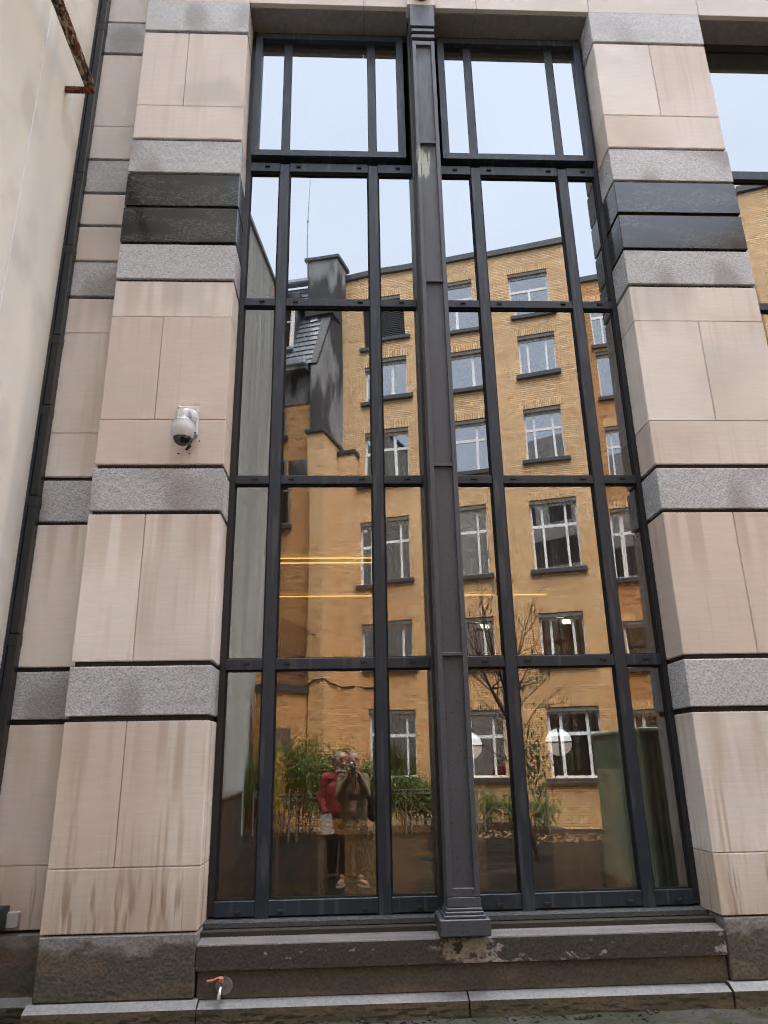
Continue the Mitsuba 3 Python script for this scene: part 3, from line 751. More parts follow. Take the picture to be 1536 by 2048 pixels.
for x, z in ((-1.333, 4.255), (-1.188, 4.045)):
    add(k + '__screw', lathe([(0, 0), (.006, 0), (.006, .004), (0, .004)], 8).apply_transform(trimesh.transformations.rotation_matrix(math.pi / 2, [1, 0, 0])).apply_translation((x, -0.056, z)), 'black_rubber')
k = newkey('filler_patch')
tag(k, 'rough pale filler smear on the stone just above the dome camera', 'filler')
pp = [(-1.33, -.003, 4.335), (-1.20, -.003, 4.33)]
ms = []
for i in range(9):
    x = -1.325 + .016 * i; h = random.uniform(.012, .03); z = 4.30 + random.uniform(-.012, .012)
    ms.append(hull([(x, -.0005, z), (x + .02, -.0005, z + .004), (x + .004, -.006, z + h), (x + .022, -.005, z + h * .7), (x + .01, -.001, z + h * 1.3)]))
add(k + '__smear', cat(ms), 'filler', 60)
for x, z in ((-1.318, 3.895), (-1.237, 3.893), (-1.165, 4.0)):
    kk = newkey('anchor_hole')
    add(kk + '__plug', remap(lathe([(0, 0), (.007, 0), (.005, .003), (0, .002)], 10), (x, -0.0005, z), (1, 0, 0), (0, 0, 1), (0, -1, 0)), 'black_rubber')
    tag(kk, {-1.318: 'left drill hole of the low pair under the dome camera', -1.237: 'right drill hole of the low pair under the dome camera', -1.165: 'upper drill hole right of the camera wall box'}[x], 'drill hole', 'drill holes under the camera')

# ---------------------------------------------------------------- water tap
k = newkey('water_tap')
tag(k, 'chrome garden tap with a red lever on the dark stone below the sill', 'tap')
tx, tz = -0.800, 0.325
YT = 0.034
face = ((1, 0, 0), (0, 0, 1), (0, -1, 0))
add(k + '__rosette', remap(lathe([(0, 0), (.052, 0), (.054, .005), (.048, .012), (.03, .010), (0, .012)], 30), (tx + .008, YT, tz - .004), *face), 'tarnished_metal', 40)
add(k + '__body', cat([tube([(tx, YT - .005, tz), (tx - .003, YT - .06, tz)], 0.013, 12), tube([(tx - .003, YT - .055, tz + .034), (tx - .003, YT - .055, tz - .01)], 0.014, 12)]), 'chrome', 50)
add(k + '__spout', tube([(tx - .003, YT - .055, tz), (tx - .005, YT - .078, tz - .012), (tx - .008, YT - .088, tz - .032), (tx - .008, YT - .088, tz - .056)], [.013, .013, .012, .0145], 12), 'chrome', 50)
add(k + '__lever', tube([(tx - .003, YT - .055, tz + .046), (tx - .02, YT - .06, tz + .050), (tx - .055, YT - .066, tz + .040), (tx - .088, YT - .068, tz + .036)], [.014, .009, .0075, .009], 10), 'red_plastic', 50)
add(k + '__lever_hub', cb(tx - .018, tx + .012, YT - .07, YT - .04, tz + .022, tz + .054, 0.005), 'red_plastic')

# rubble strip at the foot of the wall
ms = []
for i in range(900):
    x, y = random.uniform(-2.4, 4.2), random.uniform(-0.45, -0.07)
    s = random.uniform(.006, .022)
    p = rng.normal(size=(10, 3)); p /= np.linalg.norm(p, axis=1, keepdims=True)
    ms.append(hull(p * [s, s, s * .6] + [x, y, 0.105 + .035 * (1 + y / .45) + random.uniform(-.012, .008)]))
tag(add('rubble', cat(ms), 'rubble'), 'mossy broken stones along the foot of the plinth', kind='stuff')
gx, gy = np.meshgrid(np.linspace(-2.45, 6, 220), np.linspace(-0.85, -0.03, 24))
gz = 0.004 + 0.125 * np.clip((gy + .8) / .55, 0, 1) + 0.03 * (meshkit.fbm(np.stack([gx * 5, gy * 9, gx * 0], -1), 3) - .5) * np.clip((gy + .8) / .3, 0, 1)
P = np.stack([gx, gy, gz], -1).reshape(-1, 3)
f = [(j * 220 + i, j * 220 + i + 1, (j + 1) * 220 + i + 1, (j + 1) * 220 + i) for j in range(23) for i in range(219)]
tag(add('verge', (P, np.array(f)), 'rubble', True), None, kind='structure')

# ---------------------------------------------------------------- brick building across the court
def L(m):
    return remap(m, G_, A_, B_, (0, 0, 1))


def lb(a0, a1, b0, b1, z0, z1):
    return L(bx(a0, a1, b0, b1, z0, z1))


def lpt(a, b, z):
    return G_ + a * A_ + b * B_ + np.array([0, 0, z])


def lprism(poly, b0, b1):
    """polygon in (a, z) extruded from b0 to b1"""
    return remap(extr(poly, b1 - b0), G_ + b0 * B_, A_, (0, 0, 1), B_)


BB = 'brick_building'
newkey(BB)
tag(BB, 'yellow brick building across the court, seen mirrored in the glass, white framed windows', 'building')
holes = {}


def brick_window(a0, a1, z0, z1, style, b, room='dark', lab=None):
    holes.setdefault(b, []).append((a0, a1, z0, z1))
    k = newkey(BB + '__window'); del labels[k]
    bf = b + 0.13
    w, d = 0.055, 0.07
    fr = [(a0, a0 + w, z0, z1), (a1 - w, a1, z0, z1), (a0 + w, a1 - w, z0, z0 + w), (a0 + w, a1 - w, z1 - w, z1)]
    W, H = a1 - a0, z1 - z0
    zt = z1 - 0.34 * H if style in ('3x2', '1t2') else None
    if zt: fr.append((a0 + w, a1 - w, zt - .045, zt + .045))
    cuts = {'3x2': (.25, .75), '3': (.25, .75), '1t2': (.5,), '1': (), 'louvre': ()}[style]
    for c in cuts:
        x = a0 + W * c
        fr.append((x - .035, x + .035, z0 + w, (zt - .045) if zt else z1 - w))
        if zt and style == '3x2': fr.append((x - .035, x + .035, zt + .045, z1 - w))
    if style == 'louvre':
        add(k, cat([lb(a0, a1, bf, bf + .05, z, z + .035) for z in np.arange(z0 + .02, z1 - .03, .075)] + [lb(a0, a0 + .04, bf - .02, bf, z0, z1), lb(a1 - .04, a1, bf - .02, bf, z0, z1)]), 'louvre')
        tag(k, 'dark louvred opening in the yellow brick wall')
        add(k + '__backing', lb(a0 - .02, a1 + .02, bf + .08, bf + .1, z0, z1), 'black_cloth')
    else:
        add(k, cat([lb(p, q, bf, bf + d, r, s) for p, q, r, s in fr]), 'white_paint')
        add(k + '__glazing', cat([lb(a0 + w - .01, a1 - w + .01, bf + .03, bf + .031, z0 + w - .01, z1 - w + .01)]).slice_plane(lpt(0, bf + .0305, 0), -B_), 'window_glass')
        if room == 'curtain':
            n = 60
            aa = np.linspace(a0 + .03, a1 - .03, n)
            bb = bf + .22 + .03 * np.sin(aa * 55)
            vv = np.vstack([np.array([lpt(a, q, z0) for a, q in zip(aa, bb)]), np.array([lpt(a, q, z1) for a, q in zip(aa, bb)])])
            add(k + '__curtain', trimesh.Trimesh(vv, np.array([(i, i + 1, n + i + 1, n + i)[j] for i in range(n - 1) for j in (0, 1, 2, 0, 2, 3)]).reshape(-1, 3), process=False), 'curtain')
        if room == 'lit':
            x0, x1, y1 = a0 - .5, a1 + .5, bf + 3.2
            add(k + '__room', cat([lb(x0, x1, y1, y1 + .05, z0 - .9, z1 + .25), lb(x0 - .05, x0, bf + .3, y1, z0 - .9, z1 + .25), lb(x1, x1 + .05, bf + .3, y1, z0 - .9, z1 + .25), lb(x0, x1, bf + .3, y1, z1 + .25, z1 + .3), lb(x0, x1, bf + .3, y1, z0 - .95, z0 - .9)]), 'pale_room')
            for j, (q, r) in enumerate(((.34, .7), (.46, 1.7))):
                kk = add(k + '__ceiling_light', lb(a0 + W * q, a0 + W * q + .24, bf + r, bf + r + .6, z1 + .20, z1 + .24), 'white_paint')
                scene[kk]['emitter'] = {'type': 'area', 'radiance': {'type': 'rgb', 'value': [0.5, 0.46, 0.33]}}
        else:
            add(k + '__room', cat([lb(a0 - .1, a1 + .1, bf + .75, bf + .8, z0 - .1, z1 + .1), lb(a0 - .12, a0 - .1, bf + .25, bf + .8, z0 - .1, z1 + .1), lb(a1 + .1, a1 + .12, bf + .25, bf + .8, z0 - .1, z1 + .1), lb(a0, a1, bf + .25, bf + .75, z1 + .1, z1 + .12), lb(a0, a1, bf + .25, bf + .75, z0 - .12, z0 - .1)]), 'dark_room')
    add(k + '__sill', L(cb(a0 - .13, a1 + .13, b - .10, b + .125, z0 - .14, z0 - .002, .01)), 'dark_sill')
    add(k + '__lintel', lb(a0 + .001, a1 - .001, b + .02, b + .125, z1 + .002, z1 + .12), 'grey_lintel')
    holes[b][-1] = (a0, a1, z0 - .14 + .138, z1 + .12)
    add(k + '__soldier_course', lb(a0 - .1, a1 + .1, b - .005, b + .1, z1 + .1225, z1 + .36), 'soldier_brick')
    holes[b].append((a0 - .1, a1 + .1, z1 + .121, z1 + .36))
    return k


BM = 1.56
ROWS = [(14.86, 16.60, '1t2'), (12.78, 13.98, '3'), (9.98, 11.60, '3x2'), (6.72, 8.72, '3x2'), (4.18, 5.36, '3'), (1.20, 2.88, '3x2')]
for ci, (a0, a1) in enumerate(((0.70, 2.12), (3.24, 4.56), (5.72, 6.98), (17.3, 18.5))):
    for ri, (z0, z1, st) in enumerate(ROWS):
        if ci > 2 and ri > 2: continue
        if ci == 0 and ri == 0: st = 'louvre'
        a1 = 7.12 if (ci == 2 and ri == 3) else ((6.98 if ci == 2 else a1))
        room = 'lit' if (ri == 4 and ci in (1, 2)) else 'curtain' if ri == 3 and ci in (1, 2) else 'dark'
        brick_window(a0, a1, z0, z1, st, BM, room)
BR = BM + 2.45
for z0, z1, st in ((14.86, 16.6, '1t2'), (12.9, 14.5, '3'), (10.0, 11.7, '3x2'), (6.8, 8.8, '3x2'), (4.2, 5.4, '3'), (1.2, 2.9, '3x2')):
    for a0 in (8.05, 9.9):
        brick_window(a0, a0 + .95, z0, z1, st if st != '3' else '1', BR, 'curtain' if z0 < 9 else 'dark')


def wall_with_holes(a0, a1, z0, z1, b0, b1, m, key=BB + '__wall'):
    rects = [sbox(p, r, q, s) for p, q, r, s in holes.get(b0, []) if p > a0 and q < a1]
    poly = sbox(a0, z0, a1, z1).difference(unary_union(rects)) if rects else sbox(a0, z0, a1, z1)
    return add(key, lprism(poly, b0, b1), m)


wall_with_holes(0.0, 7.62, 0.0, 17.55, BM, BM + .35, 'yellow_brick')
add(BB + '__wall', lb(7.27, 7.62, BM + .3505, BR + .35, 0, 17.55), 'yellow_brick')
wall_with_holes(7.6205, 12.9, 0.0, 17.55, BR, BR + .35, 'orange_brick')
wall_with_holes(12.9005, 30, 0.0, 17.9, BM, BM + .35, 'yellow_brick')
add(BB + '__wall', lb(12.9, 13.25, BM + .3505, BR + .35, 0, 17.9), 'return_cement')
for a0, a1, b0, zt in ((-.02, 7.66, BM, 17.55), (7.66, 12.86, BR, 17.55), (12.86, 30, BM, 17.9)):
    add(BB + '__coping', L(cb(a0, a1, b0 - .09, b0 + .42, zt, zt + .24, .02)), 'coping')
add(BB + '__body', lb(0.2, 30, BR + .9, BR + 8, 0, 17.3), 'orange_brick')
add(BB + '__body', cat([lb(0.2, 7.2, BM + 4.2, BR + .8, 0, 17.3), lb(13.4, 30, BM + 4.2, BR + .8, 0, 17.3)]), 'orange_brick')
# low stub pilaster beside the gable
add(BB + '__pilaster', lb(0.0, 0.50, 1.14, BM - .0005, 0, 10.92), 'yellow_brick')
add(BB + '__pilaster_coping', L(cb(-.0, 0.55, 1.08, BM - .0005, 10.92, 11.06, .015)), 'coping')
cable = [lpt(a, b, z) for a, b, z in ((-.62, -.03, 3.48), (-.3, -.03, 3.72), (-.02, -.03, 3.76), (.03, .4, 3.66), (.03, .9, 3.64), (.1, 1.12, 3.60), (.4, 1.11, 3.63), (.53, 1.2, 3.62), (.6, 1.53, 3.60), (.9, 1.54, 3.60), (1.1, 1.54, 3.66))]
tag(add('wall_cable', tube(cable, 0.022, 6), 'black_rubber', 50), 'black cable strung along the brick corner, mirrored above the bamboo', 'cable')

# ---------------------------------------------------------------- slate roofed building with the cement gable
SL = 'slate_building'
newkey(SL)
tag(SL, 'brick building with steep slate roof, dormer and grey cement gable, mirrored at the left', 'building')
SF = 0.32
add(SL + '__wall', lb(-3.4, -0.45, SF, SF + .3, 0, 12.35), 'orange_brick')
for z0, z1 in ((11.35, 12.2), (8.6, 10.6)):
    k = add(SL + '__window', lb(-1.95, -1.22, SF - .02, SF + .004, z0, z1), 'grey_lintel')
    add(k + '__pane', lb(-1.88, -1.29, SF - .024, SF - .0205, z0 + .07, (z0 + z1) / 2 - .03), 'dark_dome')
    add(k + '__pane', lb(-1.88, -1.29, SF - .024, SF - .0205, (z0 + z1) / 2 + .03, z1 - .07), 'dark_dome')
    add(k + '__sill', L(cb(-2.0, -1.15, SF - .12, SF - .0245, z0 - .14, z0 - .01, .01)), 'cement')
add(SL + '__stone_band', lb(-3.4, -0.455, SF - .04, SF + .3, 12.3505, 13.35), 'cement')
add(SL + '__stone_band', lb(-1.16, -0.46, SF - .012, SF - .0005, 10.05, 10.55), 'cement')
add(SL + '__eaves', lb(-3.4, -0.455, SF - .50, SF + .3, 13.3505, 13.50), 'cement')
add(SL + '__gutter', L(cb(-3.4, -0.455, SF - .58, SF - .30, 13.5005, 13.74, .03)), 'zinc')
# slates
pitch = math.atan2(3.0, 1.1)
sd = np.array([math.cos(pitch), math.sin(pitch)])


def roof_pt(a, s, lift=0.0):
    return lpt(a, SF - .25 + s * sd[0] - lift * sd[1], 13.70 + s * sd[1] + lift * sd[0])


rows = 17
k = SL + '__roof'
quad = lambda pts: trimesh.Trimesh(np.array(pts), np.array([[0, 1, 2], [0, 2, 3], [0, 2, 1], [0, 3, 2]]), process=False)
add(k, hull([roof_pt(a, s, l) for a in (-3.4, -.365) for s in (-.1, 4.15) for l in (-.25, -.03)]), 'slate')
for r in range(rows):
    s0 = r * .245 - .1
    for c in range(-1, 16):
        a = -3.4 + c * .205 + (.1 if r % 2 else 0)
        a0, a1 = max(a + .003, -3.4), min(a + .202, -.365)
        if a1 - a0 < .03 or a1 < -2.6 or a0 > -.39: continue
        tl = random.uniform(0, .006)
        add(k + '__slate', hull([roof_pt(x, s, l) for x in (a0, a1) for s, l in ((s0, .022 + tl), (s0, .034 + tl), (s0 + .27, .0), (s0 + .27, -.012))]), 'slate')
add(SL + '__ridge', L(cb(-3.4, -.46, 1.2, 1.5, 17.60, 17.78, .04)), 'zinc')
# dormer
D0, D1, DZ0, DZ1, DB = -2.35, -1.08, 14.45, 16.15, 0.22
k = add(SL + '__dormer', lb(D0, D1, DB + .12, 1.4, DZ0, DZ1), 'cement')
add(k + '__surround', cat([lb(D0 + .0, D0 + .14, DB + .03, DB + .1195, DZ0, DZ1), lb(D1 - .09, D1, DB + .03, DB + .1195, DZ0, DZ1), lb(D0 + .14, D1 - .09, DB + .03, DB + .1195, DZ1 - .1, DZ1)]), 'white_paint')
add(k + '__roof', L(cb(D0 - .12, D1 + .14, DB - .12, 1.5, DZ1 + .0005, DZ1 + .26, .03)), 'coping')
fr = [(D0 + .14, D0 + .19, DZ0 + .06, DZ1 - .1), (D1 - .13, D1 - .09, DZ0 + .06, DZ1 - .1), ((D0 + D1) / 2 - .06, (D0 + D1) / 2, DZ0 + .06, DZ1 - .1), (D0 + .19, D1 - .13, DZ0 + 1.05, DZ0 + 1.11)]
add(k + '__frame', cat([lb(a, b_, DB + .07, DB + .1, z0, z1) for a, b_, z0, z1 in fr]), 'white_paint')
add(k + '__pane', lb(D0 + .14, D1 - .09, DB + .1005, DB + .1195, DZ0 + .06, DZ1 - .1), 'dark_dome')
add(k + '__sill', L(cb(D0, D1 + .04, DB - .03, DB + .1, DZ0 - .05, DZ0 + .0595, .01)), 'zinc')
# gable wall and chimney
prof = [(-.02, 11.32), (-.02, 13.5), (.16, 13.62), (1.12, 16.3), (1.12, 17.2), (1.56, 17.2), (1.56, 11.32)]
gm = extr(Polygon([(b, z) for b, z in prof]), .12)
gv = np.array(gm.vertices)
gv[:, 2] += np.where(gv[:, 2] > .06, .24 * gv[:, 0] / 1.56, 0)
gab = remap(trimesh.Trimesh(gv, gm.faces, process=False), G_ - .36 * A_, B_, (0, 0, 1), A_)
add(SL + '__gable', gab, 'cement')
add(SL + '__gable_wall', lb(-.45, -.001, -.0, 1.56, 0, 11.20), 'yellow_brick')
add(SL + '__gable_coping', L(cb(-.50, .05, -.07, 1.56, 11.2005, 11.3195, .015)), 'coping')
sl = hull([lpt(a, b + db, z + dz) for a, b, z in ((-.38, .13, 13.56), (-.21, .13, 13.56), (-.38, 1.10, 16.27), (-.06, 1.10, 16.27)) for db, dz in ((-.05, .03), (-.12, .06))])
add(SL + '__slope_coping', sl, 'dark_zinc')
add(SL + '__chimney', lb(-.90, .001, .70, 1.62, 15.9, 17.95), 'cement')
add(SL + '__chimney_cap', L(cb(-.97, .07, .63, 1.66, 17.9505, 18.10, .02)), 'coping')
add(SL + '__flashing', hull([roof_pt(a, s, l) for a, s in ((-.74, 2.30), (-.5, 2.42), (-.5, 2.12), (-.72, 2.08)) for l in (.045, .055)]), 'zinc')
k = newkey('aerial')
tag(k, 'thin tall rod aerial on the chimney, mirrored against the sky', 'aerial')
P0 = lpt(-.88, .66, 17.2)
add(k + '__rod', tube([P0, P0 + [0, 0, 2.6], P0 + [0.01, 0, 4.6]], [.02, .015, .010], 6), 'tarnished_metal')
add(k + '__tip', lathe([(0, 0), (.03, .03), (.03, .07), (0, .10)], 8, P0 + [.01, 0, 4.6]), 'tarnished_metal')
add(k + '__clamp', lathe([(0, 0), (.03, 0), (.03, .08), (0, .08)], 8, P0 + [0, 0, 2.5]), 'tarnished_metal')

# brick pier at the end of the roughcast wall
k = newkey('brick_pier')
tag(k, 'narrow orange brick pier at the end of the rendered wall, mirrored at the far left', 'pier')
add(k + '__shaft', bx(-2.48, -2.06, -15.05, -14.6, 0, 16.6), 'orange_brick')
add(k + '__cap', cb(-2.5, -2.0, -15.05, -14.54, 16.6, 16.75, .02), 'coping')

# annex wall with curved spikes
k = newkey('annex_wall')
tag(k, 'low orange brick wall with dark coping under the curved spikes, mirrored behind the bamboo', 'wall')
p, q = np.array([-2.07, 6.02 - 19.4]), np.array([-1.16, 6.02 - 20.75])
d = (q - p) / np.linalg.norm(q - p); nn = np.array([d[1], -d[0]])
if nn[0] < 0: nn = -nn
Ln = np.linalg.norm(q - p)
def along(s, o, z): return np.array([*(p + d * s - nn * o), z])
def abox(s0, s1, o0, o1, z0, z1): return hull([along(s, o, z) for s in (s0, s1) for o in (o0, o1) for z in (z0, z1)])
add(k + '__wall', abox(0, Ln, 0, .3, 0, 3.36), 'orange_brick')
add(k + '__base', abox(0, Ln * .55, -.006, -.0005, 1.9, 2.45), 'dark_brick')
add(k + '__coping', abox(-.02, Ln + .08, -.07, .34, 3.3605, 3.56), 'coping')
k = newkey('spike_guard')
tag(k, 'black fan of curved anti-climb spikes on the low brick wall', 'spikes')
ns = 14
for i in range(ns):
    s = .04 + (Ln - .1) * i / (ns - 1)
    hgt = 1.62 - .25 * i / ns
    pts = [along(s, .1, 3.565), along(s, .1, 3.565 + hgt * .55), along(s, .07, 3.565 + hgt * .8), along(s, -.03, 3.565 + hgt * .97), along(s, -.18, 3.565 + hgt * 1.05), along(s, -.30, 3.565 + hgt * 1.04)]
    add(k + '__spike', tube(pts, .014, 5), 'black_metal')
for z in (3.9, 4.5):
    add(k + '__bar', tube([along(0, .1, z), along(Ln - .04, .1, z - .05)], .014, 5), 'black_metal')

# dark ribbed shed along the rendered wall, green ribbed shed on the right
def ribbed(key, lab, catg, x0, x1, y0, y1, z1, m, pitch=.075, front=None):
    k = newkey(key)
    tag(k, lab, catg)
    add(k + '__body', bx(x0 + .02, x1 - .02, y0 + .02, y1 - .02, 0, z1 - .03), m)
    n = int((y1 - y0) / pitch)
    add(k + '__ribs', cat([bx(x0, x0 + .0199, y0 + i * pitch, y0 + i * pitch + .035, 0.04, z1 - .04) for i in range(n)] + [bx(x1 - .0199, x1, y0 + i * pitch, y0 + i * pitch + .035, 0.04, z1 - .04) for i in range(n)]), m)
    n = int((x1 - x0) / pitch)
    add(k + '__ribs', cat([bx(x0 + i * pitch, x0 + i * pitch + .035, y1 - .0199, y1, 0.04, z1 - .04) for i in range(n)]), front or m)
    add(k + '__front_panel', bx(x0 + .02, x1 - .02, y1 - .0198, y1 - .0165, 0.02, z1 - .035), front or m)
    add(k + '__lid', cb(x0 - .03, x1 + .03, y0 - .03, y1 + .03, z1 - .0295, z1 + .02, .01), m)
    return k


ribbed('bin_shelter', 'low dark ribbed metal bin shelter along the rendered wall, mirrored at the lower left', 'bin shelter', -2.478, -1.98, -8.75, -5.9, 1.13, 'dark_shed_metal')
k = ribbed('garden_shed', 'green ribbed metal shed mirrored in the narrow right pane', 'shed', 3.80, 6.0, -6.2, -3.98, 2.0, 'green_paint', .075, 'dimmed_green_paint')
k = newkey('green_railing')
tag(k, 'dark green metal railing with thin bars behind the green shed', 'railing')
for z in (2.65, 2.95, 3.1): add(k + '__rail', tube([(5.35, -7.0, z), (9.0, -7.0, z)], .022, 6), 'green_paint')
for x in np.arange(5.35, 9.1, .5): add(k + '__post', tube([(x, -7.0, 0), (x, -7.0, 3.1)], .022, 6), 'green_paint')

# ---------------------------------------------------------------- planted strip
tag(add('planting_bed', bx(-2.4, 5.0, -15.2, -12.78, -.1, 0.12), 'soil'), None, kind='structure')
k = newkey('garden_fence')
tag(k, 'low grey-green metal fence with crossed panels in front of the bamboo', 'fence')
FY = -12.7
nP = 8
pw, gap = .70, .17
for i in range(nP):
    x0 = -2.15 + i * (pw + gap)
    for x in (x0, x0 + pw):
        add(k + '__post', bx(x - .02, x + .02, FY - .02, FY + .02, 0.0, 1.03), 'rail_paint')
    for z in (0.98, 0.90, .33):
        add(k + '__rail', bx(x0 + .021, x0 + pw - .021, FY - .012, FY + .012, z - .014, z + .014), 'rail_paint')
    add(k + '__brace', tube([(x0 + .02, FY, .345), (x0 + pw - .02, FY, .885)], .013, 5), 'rail_paint')
    add(k + '__brace', tube([(x0 + .02, FY + .02, .885), (x0 + pw - .02, FY + .02, .345)], .013, 5), 'rail_paint')
    if i < nP - 1:
        for z in (0.98, 0.25):
            add(k + '__rail', bx(x0 + pw + .021, x0 + pw + gap - .021, FY - .012, FY + .012, z - .014, z + .014), 'rail_paint')


def leaves(centres, length, width, droop, spread, seed):
    r = np.random.default_rng(seed)
    n = len(centres)
    ph = r.uniform(0, 2 * np.pi, n)
    el = r.normal(droop, spread, n)
    dirv = np.stack([np.cos(ph) * np.cos(el), np.sin(ph) * np.cos(el), np.sin(el)], -1)
    side = np.cross(dirv, [0, 0, 1.0]); side /= np.linalg.norm(side, axis=1, keepdims=True) + 1e-9
    Lh = length * r.uniform(.6, 1.3, n)[:, None]
    W = width * r.uniform(.7, 1.3, n)[:, None]
    b0 = centres; mid = centres + dirv * Lh * .45 + side * W; mid2 = centres + dirv * Lh * .45 - side * W
    tip = centres + dirv * Lh + np.array([0, 0, -.25]) * Lh
    v = np.stack([b0, mid, tip, mid2], 1).reshape(-1, 3)
    i = np.arange(n)[:, None] * 4
    f = np.concatenate([i + [0, 1, 2], i + [0, 2, 3]], 0)
    return trimesh.Trimesh(v, f, process=False)


def bamboo(x, y, h, w, seed, lab, nl=1100, mats=('bamboo_leaf', 'bamboo_leaf_light', 'bamboo_leaf_dark')):
    k = newkey('bamboo')
    tag(k, lab, 'plant', 'bamboo behind the fence')
    r = np.random.default_rng(seed)
    stems, cs = [], []
    for i in range(9):
        a = r.uniform(0, 6.28); lean = r.uniform(.05, .5) * w
        hh = h * r.uniform(.7, 1.08)
        b = np.array([x + r.normal() * .12 * w, y + r.normal() * .1, 0.1])
        t = b + [lean * math.cos(a), lean * .6 * math.sin(a), hh]
        c = (b + t) / 2 + [0, 0, .12 * hh]
        ts = np.linspace(0, 1, 7)[:, None]
        pts = (1 - ts) ** 2 * b + 2 * ts * (1 - ts) * c + ts ** 2 * t
        stems.append(tube(pts, np.linspace(.012, .004, 7), 5, False))
        for j in range(nl // 9):
            tt = r.uniform(.22, 1) ** .8
            cs.append((1 - tt) ** 2 * b + 2 * tt * (1 - tt) * c + tt ** 2 * t + r.normal(size=3) * [.17 * w, .12, .09])
    add(k + '__stems', cat(stems), 'rail_paint')
    cs = np.array(cs)
    grp = r.integers(0, 3, len(cs))
    for g in range(3):
        add(k + '__leaves', leaves(cs[grp == g], .17, .017, -.12, .75, seed * 3 + g), mats[g])


for i, (x, h, lab) in enumerate([(-2.15, 1.75, 'bamboo plant nearest the rendered wall'), (-1.6, 1.95, 'bamboo plant second from the rendered wall'), (-1.05, 2.0, 'bamboo plant left of the two men'), (-.5, 1.75, 'bamboo plant behind the man in red'), (.05, 1.6, 'bamboo plant behind the photographer'),
                                 (.6, 1.5, 'bamboo plant right of the photographer'), (1.15, 1.25, 'low bamboo plant left of the steel column'), (1.75, 1.1, 'low bamboo plant hidden partly by the steel column')]):
    bamboo(x, -13.12 + .09 * (i % 3), h, 1.0, 100 + i, lab)
for i, x in enumerate((2.6, 3.3, 3.9, 4.5)):
    bamboo(x, -13.1, .75, .8, 200 + i, ['small leafy bush right of the steel column', 'small leafy bush under the bare tree', 'small leafy bush left of the dark cabinet', 'small leafy bush behind the cardboard boxes'][i], 360, ('shrub_leaf', 'bamboo_leaf_light', 'bamboo_leaf'))

# the thin tree
k = newkey('garden_tree')
tag(k, 'thin leaning tree with bare twigs and a few dark leaves in the court', 'tree')
r = np.random.default_rng(5)
segs, tips, lv = [], [], []


def grow(p, d, ln, rad, depth):
    n = 5
    pts = [p]
    dd = d.copy()
    for i in range(n):
        dd = dd + r.normal(size=3) * .10 + [0, 0, .03]
        dd /= np.linalg.norm(dd)
        pts.append(pts[-1] + dd * ln / n)
    pts = np.array(pts)
    segs.append((depth, tube(pts, np.linspace(rad, rad * .6, n + 1), 6 if depth < 2 else 4, False)))
    if depth >= 2:
        for q in pts[1:]:
            if q[2] < 2.3 and r.random() < .8 or r.random() < .05:
                lv.extend(q + r.normal(size=(4, 3)) * .07)
    if depth < 4:
        for j in range(3 if depth else 6):
            i = r.integers(2, n + 1) if depth else r.integers(2, n + 1)
            ax = r.normal(size=3) * [1, .8, .35]; nd = dd * .75 + ax * .62 + [0, 0, .18]
            nd /= np.linalg.norm(nd)
            grow(pts[i], nd, ln * r.uniform(.52, .76), rad * .55, depth + 1)


grow(np.array([3.25, -8.0, 0.0]), np.array([-.14, 0, 1.0]), 2.3, .055, 0)
add(k + '__trunk', cat([m for dpt, m in segs if dpt < 2]), 'bark', 50)
add(k + '__twigs', cat([m for dpt, m in segs if dpt >= 2]), 'bark')
ex = np.array([3.22, -8.0, 1.55]) + r.normal(size=(420, 3)) * [.16, .16, .36]
add(k + '__leaves', leaves(np.vstack([np.array(lv), ex]), .12, .018, -.5, .6, 9), 'tree_leaf')
cs = np.stack([r.uniform(2.2, 5.6, 500), r.uniform(-12.6, -10.8, 500), r.uniform(.005, .03, 500)], -1)
tag(add('fallen_leaves', leaves(cs, .09, .03, 0, .15, 77), 'fallen_leaf'), 'pale fallen leaves on the wet ground by the fence', kind='stuff')


# ---------------------------------------------------------------- people
def bones(bs, refine=.022, it=8, nseg=14):
    parts = []
    for p0, r0, p1, r1 in bs:
        p0, p1 = np.asarray(p0, float), np.asarray(p1, float)
        s0 = m3.Manifold.sphere(r0, nseg).translate(p0.tolist())
        s1 = m3.Manifold.sphere(r1, nseg).translate(p1.tolist())
        parts.append(m3.Manifold.batch_hull([s0, s1]))
    m = m3.Manifold.batch_boolean(parts, m3.OpType.Add).refine_to_length(refine).to_mesh()
    t = trimesh.Trimesh(np.array(m.vert_properties[:, :3], float), np.array(m.tri_verts, int), process=True)
    trimesh.smoothing.filter_taubin(t, lamb=.5, nu=.53, iterations=it)
    return t


def frame_of(fwd, up=(0, 0, 1)):
    f = np.asarray(fwd, float); f /= np.linalg.norm(f)
    rgt = np.cross(f, up); rgt /= np.linalg.norm(rgt)
    return f, rgt, np.cross(rgt, f)


